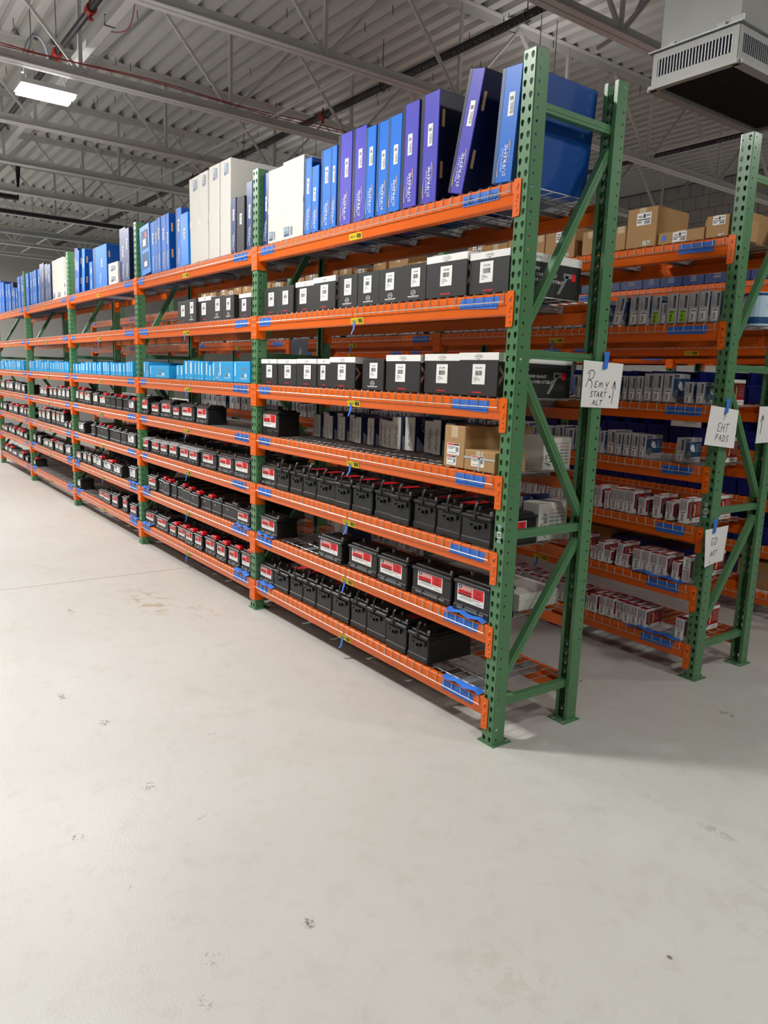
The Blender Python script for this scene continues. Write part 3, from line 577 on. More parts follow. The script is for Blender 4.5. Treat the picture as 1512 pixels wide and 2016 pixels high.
def frame(row, k):
    x0, y0, dz, nf = ROWS[row]; o = empty('upright_frame', (x0-PITCH*k, y0, 0))
    obj('post', POST, o, (0, 0, .004)); obj('post', POST, o, (-PW, DEPTH, .004), (0, 0, math.pi))
    obj('foot_plate', FOOT, o); obj('foot_plate', FOOT, o, (-PW, DEPTH, 0), (0, 0, math.pi))
    for nm, me in BRACES: obj(nm, me, o)
    which = 'end frame nearest the camera' if k == 0 else f'frame {ordinal(k)} from the near end'.replace('frame first', 'first frame')
    which = 'end frame nearest the viewer' if k == 0 else f'{ordinal(k)} frame behind the near end frame'
    tag(o, f'green punched-steel upright frame, {which}, {RACK[row]}', 'rack frame', 'upright frames')
    return o
FR = {}
for row in 'ABCD':
    for k in range(ROWS[row][3]): FR[row, k] = frame(row, k)
# weathered maker's sticker on the two near posts
def rack_sticker(f):
    m = MB(); m.rect((0, 0, 0), (1, 0, 0), (0, 0, 1), -.012, .012, .02, .05, M_WHITE); m.rect((0, -.0004, 0), (1, 0, 0), (0, 0, 1), -.009, .009, .025, .045, M_GREYINK)
    for z, w_ in ((.0, .03), (.008, .02), (.062, .016), (.07, .024), (.078, .02)): m.rect((0, 0, 0), (1, 0, 0), (0, 0, 1), -w_/2, w_/2, z, z+.004, M_SILK)
    obj('maker_sticker', m, f, (-.04, -.0012, .985))
rack_sticker(FR['A', 0]); rack_sticker(FR['B', 0])

BL = PITCH-PW                     # clear length of a beam
def beam_mesh():
    m = MB(); y = .004; c = .004
    prof = [(y, -c), (y+c, 0), (y+.026, 0), (y+.026, -.041), (y+.052, -.041), (y+.052, -.095), (y+.011, -.095), (y+.007, -.091), (y, -.048)]
    m.prism(prof, 'x', .003, BL-.003, M_ORANGE); return m.mesh('shelf_rail')
BEAM = beam_mesh()
def connector_mesh(s):
    """angle bracket on the post face; s=+1 at the right-hand end of the beam"""
    m = MB(); T = .004
    xa, xb = (0, .038) if s > 0 else (-.038, 0)
    r = .010; cx = xb if s > 0 else xa; sg = 1 if s > 0 else -1
    e = cx-sg*r
    pts = [(xa if s > 0 else xb, .006)] + ([(e, .006)] + [(e+sg*r*math.sin(a*math.pi/8), .006-r+r*math.cos(a*math.pi/8)) for a in range(1, 5)]) + \
          [(e+sg*r*math.cos(a*math.pi/8), -.148+r-r*math.sin(a*math.pi/8)) for a in range(0, 5)] + [(xa if s > 0 else xb, -.148)]
    m.prism(pts, 'y', -.0052, -.0012, M_ORANGE)
    m.box(-.003 if s > 0 else 0, 0 if s > 0 else .003, -.005, .068, -.148, .006, M_ORANGE)
    xm = (xa+xb)/2
    for z, rr in ((-.035, .006), (-.085, .004), (-.105, .0035)):
        m.tube([(xm, -.0051, z), (xm, -.0056, z)], rr, M_HOLE, 8)  # flat discs, the shade of holes put into their dark colour
    for z in (-.022, -.062, -.070, -.125):
        m.tube([(xm+sg*.002, -.0051, z), (xm+sg*.002, -.0082, z)], .0075, M_ORANGE, 8, r1=.004)
    return m.mesh('connector')
CONN = {1: connector_mesh(1), -1: connector_mesh(-1)}

# wire deck, half a bay wide
DW = 1.186; WP = .0635
def deck_mesh():
    m = MB(); r = .0026; zt = .0045; d = .045
    n = int(DW/WP)+1; off = (DW-(n-1)*WP)/2
    for i in range(n):
        x = off+i*WP
        m.tube([(x, -.004, -d), (x, -.004, zt-.006), (x, .004, zt), (x, DEPTH-.004, zt), (x, DEPTH+.004, zt-.006), (x, DEPTH+.004, -d)], r, M_WIRE, 4)
    for y in (.06, .16, .26, .36, .46, .545): m.tube([(.004, y, zt-.005), (DW-.004, y, zt-.005)], r, M_WIRE, 4)
    for y, z in ((-.0085, -d+.006), (DEPTH+.0085, -d+.006)): m.tube([(.006, y, z), (DW-.006, y, z)], r, M_WIRE, 4)
    return m.mesh('wire_deck')
DECK = deck_mesh()
m = MB(); m.box(-.03, .03, .034, DEPTH-.034, -.006, -.004, M_GALV); m.box(-.03, -.028, .034, DEPTH-.034, -.038, -.006, M_GALV); m.box(.028, .03, .034, DEPTH-.034, -.038, -.006, M_GALV)
m.box(-.04, -.028, .034, DEPTH-.034, -.040, -.038, M_GALV); m.box(.028, .04, .034, DEPTH-.034, -.040, -.038, M_GALV)
CHAN = m.mesh('support_channel')

# pen alphabet for the hand-written tape and signs: polylines in a unit cell
PEN = {'C': [[(.9,.85),(.6,1),(.25,.85),(.1,.5),(.2,.15),(.5,0),(.9,.12)]], 'M': [[(.05,0),(.2,1),(.5,.4),(.8,1),(.95,0)]], 'S': [[(.9,.9),(.5,1),(.15,.8),(.4,.55),(.8,.35),(.6,.05),(.1,.08)]],
 '4': [[(.2,1),(.1,.45),(.9,.5)],[(.75,1),(.65,0)]], '0': [[(.5,1),(.15,.7),(.15,.25),(.5,0),(.85,.3),(.85,.75),(.5,1)]], '1': [[(.55,1),(.45,0)]], '5': [[(.85,1),(.3,.97),(.2,.6),(.7,.6),(.85,.3),(.55,0),(.1,.1)]],
 'B': [[(.15,0),(.2,1),(.7,.95),(.75,.7),(.25,.52),(.85,.4),(.8,.1),(.15,0)]], 'X': [[(.1,1),(.9,0)],[(.9,1),(.1,0)]], 'T': [[(.05,.95),(.98,1)],[(.5,.98),(.42,0)]], '3': [[(.15,.95),(.6,1),(.8,.75),(.4,.55),(.85,.35),(.6,.02),(.1,.08)]],
 '9': [[(.8,.8),(.5,1),(.2,.75),(.5,.5),(.82,.8),(.7,0)]], 'E': [[(.9,1),(.4,.95),(.2,.75),(.55,.55),(.2,.3),(.35,.03),(.9,.1)]], 'H': [[(.15,1),(.1,0)],[(.1,.5),(.85,.55)],[(.85,1),(.8,0)]], '2': [[(.15,.8),(.5,1),(.8,.75),(.1,.02),(.9,.05)]],
 'Y': [[(.1,1),(.45,.5)],[(.9,1),(.3,0)]], 'R': [[(.2,0),(.25,1),(.75,.92),(.7,.6),(.25,.5),(.9,0)]], 'A': [[(.05,0),(.5,1),(.85,0)],[(.2,.4),(.75,.42)]], 'L': [[(.2,1),(.15,.05),(.85,.08)]], 'P': [[(.2,0),(.25,1),(.8,.9),(.75,.55),(.25,.5)]],
 'D': [[(.2,0),(.2,1),(.75,.8),(.85,.4),(.6,.08),(.2,0)]], 'G': [[(.9,.85),(.5,1),(.15,.6),(.2,.15),(.6,0),(.85,.35),(.5,.4)]], 'e': [[(.15,.4),(.8,.5),(.6,.75),(.25,.6),(.15,.2),(.5,0),(.85,.15)]], 'm': [[(.1,0),(.15,.7),(.3,.65),(.45,.05)],[(.45,.4),(.6,.7),(.75,.6),(.9,0)]],
 'y': [[(.15,.75),(.3,.3),(.7,.35)],[(.85,.8),(.3,-.5)]], '+': [[(.1,.5),(.9,.5)],[(.5,.9),(.5,.1)]], '>': [[(.1,.8),(.85,.5),(.3,.1)]], 'N': [[(.1,0),(.15,1),(.75,0),(.9,1)]], '6': [[(.75,1),(.3,.6),(.2,.2),(.5,0),(.8,.25),(.5,.5),(.25,.3)]], 'O': [[(.5,1),(.1,.6),(.2,.1),(.6,0),(.9,.5),(.5,1)]], 'I': [[(.5,1),(.5,0)]], '-': [[(.1,.5),(.9,.5)]], '7': [[(.1,1),(.9,.95),(.4,0)]], '8': [[(.5,.5),(.2,.8),(.5,1),(.8,.8),(.5,.5),(.15,.2),(.5,0),(.85,.2),(.5,.5)]]}
def pen(mb, t, o, ex, ey, x, y, h, cw, wd, mt=None, slant=.12, jit=0.0, seed=1):
    R_ = random.Random(seed)
    for ch in t:
        if ch in PEN:
            dy = R_.uniform(-jit, jit)
            mb.strokes([[(x+a*cw*.85+b*h*slant, y+dy+b*h) for a, b in ln] for ln in PEN[ch]], o, ex, ey, wd, mt or M_PEN)
        x += cw
def beam_tape(bo, xa, xb, txt=None, z0=-.062, z1=-.012, seed=0):
    R_ = random.Random(seed); j = lambda: R_.uniform(-.006, .006)
    m = MB(); m.face([(xa+j(), .003, z0+j()), (xb+j(), .003, z0+j()), (xb+.012+j(), .003, z1), (xa+.008+j(), .003, z1)], M_TAPE)
    t = obj('masking_tape', m, bo, label='blue masking tape')
    if txt:
        m = MB(); n = len(txt); cw = min(.028, (xb-xa-.02)/n)
        pen(m, txt, (0, .0024, 0), (1, 0, 0), (0, 0, 1), xa+.016, z0+.008, .026, cw, .0028, jit=.002, seed=seed); obj('handwriting', m, t)
def loose_tape(bo, xa, xb, seed):
    """strip of tape lying wavy over the front of the deck"""
    R_ = random.Random(seed); m = MB(); n = 9; vs = []
    for i in range(n):
        x = xa+(xb-xa)*i/(n-1); z = .010+.006*math.sin(i*1.7+seed)+R_.uniform(0, .004)
        vs += [(x, -.010+R_.uniform(-.004, .004), z-.004), (x+R_.uniform(-.006, .006), .028+R_.uniform(-.008, .01), z+.004)]
    m.raw(vs, [(2*i, 2*i+2, 2*i+3, 2*i+1) for i in range(n-1)], M_TAPE)
    t = obj('loose_tape_strip', m, bo, label='loose wavy strip of blue tape')
    if seed % 2 == 0:
        m = MB(); pen(m, 'SEBED' if seed % 4 else 'BXT96R', (0, -.012, 0), (1, 0, 0), (0, .75, .35), xa+.02, .02, .02, (xb-xa-.05)/6, .003); obj('handwriting', m, t)
_LOC = {}
def location_label(bo, txt, x, flag, seed):
    if txt not in _LOC:
        m = MB(); o_, ex, ez = (0, 0, 0), (1, 0, 0), (0, 0, 1)
        m.rect(o_, ex, ez, -.064, .064, -.017, .017, M_YELLOW); o_ = (0, -.0005, 0)
        m.text(txt, o_, ex, ez, -.056, -.008, .058, .017, M_INK)
        R_ = random.Random(txt); x_ = .012
        while x_ < .054:
            w_ = R_.choice((.0015, .0028, .0045)); m.rect(o_, ex, ez, x_, x_+w_, -.011, .011, M_INK); x_ += w_+R_.choice((.0012, .0022))
        _LOC[txt] = m.mesh('location_label')
    l = obj('location_label', _LOC[txt], bo, (x, .0066, -.074), (.16, 0, 0), label='yellow location sticker with barcode')
    if flag:
        R_ = random.Random(seed); m = MB(); w_ = .011; vs = []
        for i in range(6):
            t = i/5; dx = -.020*t*t*R_.uniform(.5, 1.4); vs += [(dx-w_+.004*t, -.002-.014*t*t, -.005-.07*t), (dx+w_, -.002-.02*t*t, -.005-.068*t)]
        m.raw(vs, [(2*i, 2*i+1, 2*i+3, 2*i+2) for i in range(5)], M_TAPE); obj('tape_flag', m, l, (-.03, 0, 0), label='curled blue tape flag')
TAPE_TXT = {('A',0,7): ('CMS 401150', ''), ('A',0,4): ('  >', 'BXT 3499'), ('A',1,5): ('C-MBC950', ''), ('A',1,4): ('BXT 65-650', ''), ('A',1,3): ('C-BXT56', ''), ('A',1,7): ('CTR 9250', ''), ('B',0,5): ('EHT 2232Y', ''), ('B',0,4): ('EHT 2252SH', '')}
def beam(row, b, s, rear, tapes=True):
    x0, y0, dz, nf = ROWS[row]; xl = x0-PITCH*(b+1); z = ZS[s]+dz
    if rear: o = obj('shelf_rail', BEAM, None, (xl+BL, y0+DEPTH, z), (0, 0, math.pi))
    else: o = obj('shelf_rail', BEAM, None, (xl, y0, z))
    obj('connector', CONN[1], o, (BL, 0, 0)); obj('connector', CONN[-1], o, (0, 0, 0))
    tag(o, f'orange {"rear" if rear else "front"} beam of the {SHELF[s]}, {BAY[b]}, {RACK[row]}', 'shelf beam', 'shelf beams')
    if tapes and not rear:
        sd = hash((ord(row), b, s)) % 1000; R_ = random.Random(sd)
        tr, tl = TAPE_TXT.get((row, b, s), ('', ''))
        a = BL-.055-R_.uniform(0, .05); beam_tape(o, a-R_.uniform(.19, .25), a, tr, seed=sd)
        if row in 'AC' or b > 0: beam_tape(o, .02+R_.uniform(0, .02), .17+R_.uniform(0, .08), tl, seed=sd+1)
        location_label(o, f'A{row}0{b+2}{"_ABCDEFG"[s]}', BL/2+R_.uniform(-.02, .02), s < 7 and row in 'AB', sd)
        if row == 'A' and s in (1, 2) and b < 4:
            loose_tape(o, .03, .26, sd % 7+b); loose_tape(o, BL-.30, BL-.03, sd % 5+b+1)
        if row == 'B' and b == 0 and s in (1, 2): loose_tape(o, BL-.42, BL-.05, 3+s)
    return o
def deck(row, b, s):
    x0, y0, dz, nf = ROWS[row]; xl = x0-PITCH*(b+1); z = ZS[s]+dz
    for h, side in ((0, 'left'), (1, 'right')):
        o = obj('wire_deck', DECK, None, (xl+.012+h*(DW+.011), y0, z))
        for c in (.2, DW/2, DW-.2): obj('support_channel', CHAN, o, (c, 0, 0))
        tag(o, f'{side} wire mesh deck of the {SHELF[s]}, {BAY[b]}, {RACK[row]}', 'wire deck', 'wire decks')
for row, nb in (('A', 5), ('B', 5), ('C', 3), ('D', 3)):
    for b in range(nb):
        for s in range(1, 8):
            beam(row, b, s, False); beam(row, b, s, True); deck(row, b, s)

# ------------------------------------------------------------------ flat prints, unit size (x -.5...5, z 0..1, facing -Y)
EX, EZ = (1, 0, 0), (0, 0, 1)
def barcode(m, o, ex, ey, x0, x1, y0, y1, seed, mt=None, k=14):
    R_ = random.Random(seed); step = (x1-x0)/k
    for i in range(k): m.rect(o, ex, ey, x0+i*step, x0+i*step+step*R_.choice((.3, .45, .65)), y0, y1, mt or M_INK)
P0, P1, P2_ = (0, 0, 0), (0, -.0005, 0), (0, -.0010, 0)
def pr_sticker():          # tall narrow barcode sticker
    m = MB(); m.rect(P0, EX, EZ, -.5, .5, 0, 1, M_WHITE)
    barcode(m, (0, -.0005, .08), (0, 0, 1), (-1, 0, 0), 0, .5, -.3, .18, 3, M_GREYINK); m.rect(P1, EX, EZ, -.3, .3, .66, .82, M_GREYINK); m.rect(P1, EX, EZ, .34, .4, .1, .6, M_GREYINK)
    return m.mesh('barcode_sticker')
def pr_spine_logo():
    m = MB(); o = (0, -.0005, 0); up, lf = (0, 0, 1), (-1, 0, 0)
    m.text('SUPREME', o, up, lf, .02, -.26, .84, .28, M_WHITE); m.text('READY-RAD', o, up, lf, .16, .07, .62, .16, M_SILK)
    for (cx, cz, a0, a1, sg) in ((.30, .30, 0, 1, -1), (-.34, .62, 0, 1, 1)):
        pts_o, pts_i = [], []
        for i in range(9):
            t = i/8; z = cz-.28+.62*t; x = cx+(-.28 if sg < 0 else .28)*0
            bow = math.sin(math.pi*t)*.10; th = .06*(t if sg > 0 else 1-t)+.004
            xx = (-.42-bow+.12*(t if sg < 0 else 0)) if sg < 0 else (.34+bow*.8)
            pts_o.append((xx-th/2, z)); pts_i.append((xx+th/2, z))
        for i in range(8): m.poly(o, EX, EZ, [pts_o[i], pts_i[i], pts_i[i+1], pts_o[i+1]], M_GOLD)
    return m.mesh('spine_logo')
def pr_pump_sticker(txt):
    m = MB(); m.rect(P0, EX, EZ, -.5, .5, 0, 1, M_WHITE); m.text(txt, P1, EX, EZ, -.24, .76, .48, .10, M_INK)
    barcode(m, P1, EX, EZ, -.26, .30, .44, .68, txt, M_INK, 12)
    for z, w_ in ((.34, .3), (.28, .42), (.22, .5), (.14, .22)): m.rect(P1, EX, EZ, -.36, -.36+w_, z, z+.022, M_GREYINK)
    return m.mesh('part_sticker')
def oval(m, o, cx, cz, rx, rz, mt, n=20):
    m.poly(o, EX, EZ, [(cx+rx*math.cos(2*math.pi*i/n), cz+rz*math.sin(2*math.pi*i/n)) for i in range(n)], mt)
def pr_pump_band():
    m = MB(); m.rect(P0, EX, EZ, -.5, .5, 0, 1, M_WHITE); oval(m, P1, 0, .5, .105, .30, M_INK); oval(m, P2_, 0, .5, .098, .27, M_WHITE)
    m.text('CARTER', (0, -.0015, 0), EX, EZ, -.075, .40, .15, .22, M_INK); m.rect(P1, EX, EZ, -.04, .04, .1, .15, M_GREYINK); return m.mesh('printed_band')
def pr_pump_red():
    m = MB()
    for k in range(4): m.rect(P0, EX, EZ, -.5+.26*k, -.5+.26*k+.2, .2, .8, M_LABELRED)
    return m.mesh('red_print')
def pr_pump_oval():
    m = MB(); oval(m, P0, 0, .68, .22, .30, M_WHITE); oval(m, P1, 0, .68, .19, .25, M_BLACKBOX); m.text('CARTER', P2_, EX, EZ, -.15, .58, .30, .20, M_WHITE)
    m.rect(P0, EX, EZ, -.5, .5, .22, .30, M_WHITE); m.rect(P0, EX, EZ, -.42, .44, .08, .14, M_GREYINK); return m.mesh('logo_print')
def pr_pump_side():          # right-hand face, unit size, lies in x = 0 facing +X (y 0..1, z 0..1)
    m = MB(); o, ex, ez = (0, 0, 0), (0, 1, 0), (0, 0, 1)
    m.poly(o, ex, ez, [(.015, .72), (.09, .50), (.015, .25), (.015, .38), (.055, .5), (.015, .6)], M_SALMON)
    for i, t in enumerate(('FUEL PUMP', 'POMPE A CARBURANT', 'BOMBA DE COMBUSTIBLE')): m.text(t, o, ex, ez, .14, .60-.13*i, .03*len(t), .075, M_WHITE)
    m.rect(o, ex, ez, 0, 1, .80, 1, M_WHITE); m.text('CARTER', (.0005, 0, 0), ex, ez, .30, .87, .12, .06, M_INK)
    m.rect(o, ex, ez, .86, .92, .45, .62, M_LABELRED)
    # pump drawing
    m.poly(o, ex, ez, [(.66, .1), (.7, .1), (.82, .55), (.78, .57)], M_GREYINK); m.poly(o, ex, ez, [(.74, .5), (.86, .5), (.86, .62), (.74, .62)], M_GREYINK)
    return m.mesh('side_print')
def pr_battery(red=True):
    m = MB(); m.rect(P0, EX, EZ, -.5, .5, 0, 1, M_WHITE)
    if red:
        m.rect(P1, EX, EZ, -.47, -.33, .74, .95, M_INK); oval(m, P2_, -.40, .85, .04, .05, M_SILK, 10)
        m.rect(P1, EX, EZ, -.31, .05, .72, .95, M_LABELRED); m.rect(P2_, EX, EZ, -.295, .035, .745, .925, M_SALMON); m.text('Motorcraft', (0, -.0015, 0), EX, EZ, -.28, .77, .30, .13, M_WHITE)
        m.rect(P1, EX, EZ, -.47, .05, .44, .69, M_LABELRED); m.text('MAX', P2_, EX, EZ, -.22, .49, .24, .15, M_INK); m.text('TESTED', P2_, EX, EZ, -.41, .58, .16, .06, M_INK); m.text('TOUGH', P2_, EX, EZ, -.41, .49, .16, .06, M_INK)
        m.rect(P1, EX, EZ, -.47, .05, .36, .44, M_INK)
        m.rect(P1, EX, EZ, .08, .47, .36, .95, M_LABELRED); m.text('36', P2_, EX, EZ, .20, .66, .17, .20, M_INK); m.text('MONTHS', P2_, EX, EZ, .19, .57, .2, .05, M_INK)
        for z, w_ in ((.49, .26), (.43, .18)): m.rect(P2_, EX, EZ, .28-w_/2, .28+w_/2, z, z+.025, M_INK)
        for z, a, b in ((.26, -.36, .36), (.18, -.44, .1), (.10, .2, .44)): m.rect(P1, EX, EZ, a, b, z, z+.03, M_GREYINK)
    else:
        m.rect(P1, EX, EZ, -.44, .12, .70, .94, M_LABELRED); m.rect(P1, EX, EZ, -.44, .05, .52, .66, M_SALMON); m.rect(P1, EX, EZ, .18, .44, .30, .94, M_GOLD); oval(m, P2_, .31, .6, .08, .2, M_GREYINK, 10)
        for z, a, b in ((.42, -.4, .1), (.30, -.4, .05), (.18, -.4, .3), (.08, -.3, .3)): m.rect(P1, EX, EZ, a, b, z, z+.04, M_GREYINK)
    return m.mesh('battery_label')
def pr_pale():
    m = MB(); m.rect(P0, EX, EZ, -.5, .5, 0, 1, M_WHITE); m.rect(P1, EX, EZ, -.4, .0, .55, .9, M_GREYINK)
    for z, a, b in ((.42, -.4, .3), (.30, -.4, .2), (.16, -.4, .3)): m.rect(P1, EX, EZ, a, b, z, z+.05, M_GREYINK)
    return m.mesh('battery_label')
def pr_whitebox():
    m = MB(); m.rect(P0, EX, EZ, -.5, .12, 0, 1, M_STEELBLUE); m.rect(P1, EX, EZ, -.42, .04, .3, .9, M_SILK); barcode(m, (0, -.001, .35), EZ, (-1, 0, 0), 0, .5, .0, .36, 9, M_INK, 8)
    m.rect(P0, EX, EZ, .25, .5, .05, .95, M_GREYINK); return m.mesh('printed_tag')
def pr_cyan():
    m = MB(); m.rect(P0, EX, EZ, -.28, .28, .30, .94, M_SILK); m.rect(P1, EX, EZ, -.1, .14, .36, .88, M_WHITE); m.rect(P0, EX, EZ, -.2, .2, .06, .12, M_SILK); return m.mesh('spine_sticker')
def pr_cyanfront():
    m = MB(); m.rect(P0, EX, EZ, -.12, .3, .66, .71, M_GREYINK); m.rect(P0, EX, EZ, -.2, .3, .56, .585, M_GREYINK)
    oval(m, P0, .0, .34, .09, .10, M_PADGREY, 12); oval(m, P0, .22, .34, .09, .10, M_SILK, 12)
    for z in (.2, .15): m.rect(P0, EX, EZ, -.2, .35, z, z+.02, M_SILK)
    return m.mesh('front_print')
def pr_acdelco(inv=False):   # vertical name on a side face
    m = MB(); m.text('ACDelco', P0, EZ, (-1, 0, 0), .08, -.3, .62, .5, M_INK if inv else M_WHITE, shear=.2); return m.mesh('name_print')
def pr_acstripes():
    m = MB(); m.poly(P0, EX, EZ, [(-.5, 0), (.5, 0), (-.5, .45)], M_SILK); m.text('ACDelco', P0, EZ, (-1, 0, 0), .52, -.2, .42, .4, M_WHITE, shear=.2); return m.mesh('name_print')
def pr_element(kind):        # silver spine
    m = MB(); st = M_LIME if kind == 'lime' else M_WHITE
    m.rect(P0, EX, EZ, .12, .36, .52, .93, M_INK); m.text('ELEMENT3', (.30, -.0005, .55), EZ, (-1, 0, 0), 0, .02, .34, .11, M_SILVER)
    for k in range(3): m.rect(P0, EX, EZ, -.32+.1*k, -.28+.1*k, .54, .88-.07*k, M_GREYINK)
    m.rect(P0, EX, EZ, -.26, .34, .06, .44, st); barcode(m, (0, -.0005, .10), EZ, (-1, 0, 0), 0, .24, -.1, .16, kind, M_INK, 8); m.rect(P1, EX, EZ, -.2, .3, .38, .41, M_INK); oval(m, P1, -.17, .10, .04, .02, M_INK, 8)
    return m.mesh('spine_print')
def pr_red(up=True):         # white and grey spine of the red cartons
    m = MB(); m.rect(P0, EX, EZ, -.5, .5, 0, 1, M_WHITE); m.rect(P1, EX, EZ, -.44, .44, .50, .96, M_SILVER)
    m.text('Raybestos', (.30, -.001, .55), EZ, (-1, 0, 0), 0, .02, .36, .22, M_LABELRED)
    for k in range(3): m.rect(P2_, EX, EZ, -.36+.1*k, -.32+.1*k, .56, .88, M_GREYINK)
    m.rect(P1, EX, EZ, -.36, .34, .425, .455, M_INK); barcode(m, (0, -.001, .10), EZ, (-1, 0, 0), 0, .28, -.16, .2, 77, M_INK, 9); oval(m, P1, -.32, .08, .05, .022, M_INK, 8)
    return m.mesh('spine_print')
def pr_padpicture():         # right-hand face: y 0..1, z 0..1, facing +X
    m = MB(); o, ex, ez = (0, 0, 0), (0, 1, 0), (0, 0, 1)
    m.rect(o, ex, ez, .02, 1, .0, 1, M_SILVER); m.rect((.0005, 0, 0), ex, ez, .04, .99, .22, .84, M_STEELBLUE); o2 = (.001, 0, 0)
    m.rect((.0005, 0, 0), ex, ez, .05, .36, .87, .96, M_INK); m.text('ELEMENT3', o2, ex, ez, .07, .89, .27, .05, M_SILVER)
    n = 14; m.poly(o2, ex, ez, [(.24+.17*math.cos(2*math.pi*i/n), .30+.17*math.sin(2*math.pi*i/n)) for i in range(n)], M_PADGREY)
    m.poly(o2, ex, ez, [(.30, .62), (.42, .74), (.54, .70), (.62, .50), (.60, .42), (.46, .44), (.34, .52)], M_WHITE); m.poly(o2, ex, ez, [(.28, .70), (.36, .80), (.44, .76), (.34, .62)], M_PADGREY)
    for k in range(5): m.rect(o2, ex, ez, .66, .95, .72-.07*k, .74-.07*k, M_SILK)
    m.text('Raybestos', o2, ex, ez, .58, .06, .3, .08, M_LABELRED); return m.mesh('side_print')
def pr_redpicture():
    m = MB(); o, ex, ez = (0, 0, 0), (0, 1, 0), (0, 0, 1); o2 = (.0006, 0, 0)
    m.rect(o, ex, ez, 0, 1, 0, .20, M_WHITE); m.rect(o, ex, ez, 0, 1, .86, 1, M_WHITE)
    pts = [(.22+.16*math.cos(a)*.8, .50+.42*math.sin(a)) for a in [math.pi*(.55+.9*i/8) for i in range(9)]]+[(.36+.16*math.cos(a)*.8, .50+.34*math.sin(a)) for a in [math.pi*(1.45-.9*i/8) for i in range(9)]]
    m.poly(o2, ex, ez, pts, M_PADGREY)
    m.poly(o2, ex, ez, [(.36, .28), (.46, .26), (.5, .5), (.46, .74), (.36, .76), (.42, .5)], M_GOLD)
    for k in range(6): m.rect(o2, ex, ez, .56, .94, .76-.08*k, .79-.08*k, M_SALMON)
    m.text('Raybestos', o2, ex, ez, .55, .06, .36, .09, M_LABELRED); return m.mesh('side_print')
def pr_ship():               # shipping label of the brown cartons
    m = MB(); m.rect(P0, EX, EZ, -.5, .5, 0, 1, M_WHITE); m.rect(P1, EX, EZ, -.46, .46, .42, .50, M_INK); m.rect(P1, EX, EZ, -.05, .10, .58, .90, M_INK)
    for a, b, z in ((-.44, -.12, .72), (-.36, -.10, .62), (.14, .46, .80), (.14, .42, .70)): m.rect(P1, EX, EZ, a, b, z, z+.07, M_GREYINK)
    barcode(m, P1, EX, EZ, .05, .44, .08, .36, 5, M_INK, 8); m.rect(P1, EX, EZ, -.45, -.15, .2, .34, M_GREYINK); return m.mesh('shipping_label')
def pr_redlabel():
    m = MB(); m.rect(P0, EX, EZ, -.5, .5, 0, 1, M_WHITE); m.rect(P1, EX, EZ, -.46, .05, .84, .97, M_LABELRED); m.rect(P1, EX, EZ, .05, .46, .84, .97, M_INK)
    for a, b, z in ((-.42, .1, .70), (-.42, .2, .6), (-.42, 0, .5), (-.4, .3, .16)): m.rect(P1, EX, EZ, a, b, z, z+.05, M_GREYINK)
    m.rect(P1, EX, EZ, .2, .42, .3, .7, M_GREYINK); return m.mesh('shipping_label')
PR = dict(sticker=pr_sticker(), logo=pr_spine_logo(), band=pr_pump_band(), red=pr_pump_red(), oval=pr_pump_oval(), side=pr_pump_side(), batt=pr_battery(True), battw=pr_battery(False), pale=pr_pale(),
          wtag=pr_whitebox(), cyan=pr_cyan(), cyanf=pr_cyanfront(), ac=pr_acdelco(), aci=pr_acdelco(True), acs=pr_acstripes(), el=pr_element('white'), ell=pr_element('lime'), rb=pr_red(), pad=pr_padpicture(), rpad=pr_redpicture(), ship=pr_ship(), rlab=pr_redlabel())
PUMP = [pr_pump_sticker(t) for t in ('P76229M', 'P74226M', 'P75039M', 'P76169M', 'P76298M', 'P75070M')]
def flat(name, me, par, x, z, w_, h, y=-.0010, rot=0.0, label=None):
    return obj(name, me, par, (x, y, z), (0, rot, 0) if rot else None, (w_, 1, h), label=label)
def flat_side(name, me, par, x, d, h, z=0.0, y=0.0): return obj(name, me, par, (x+.001, y, z), None, (1, d, h))

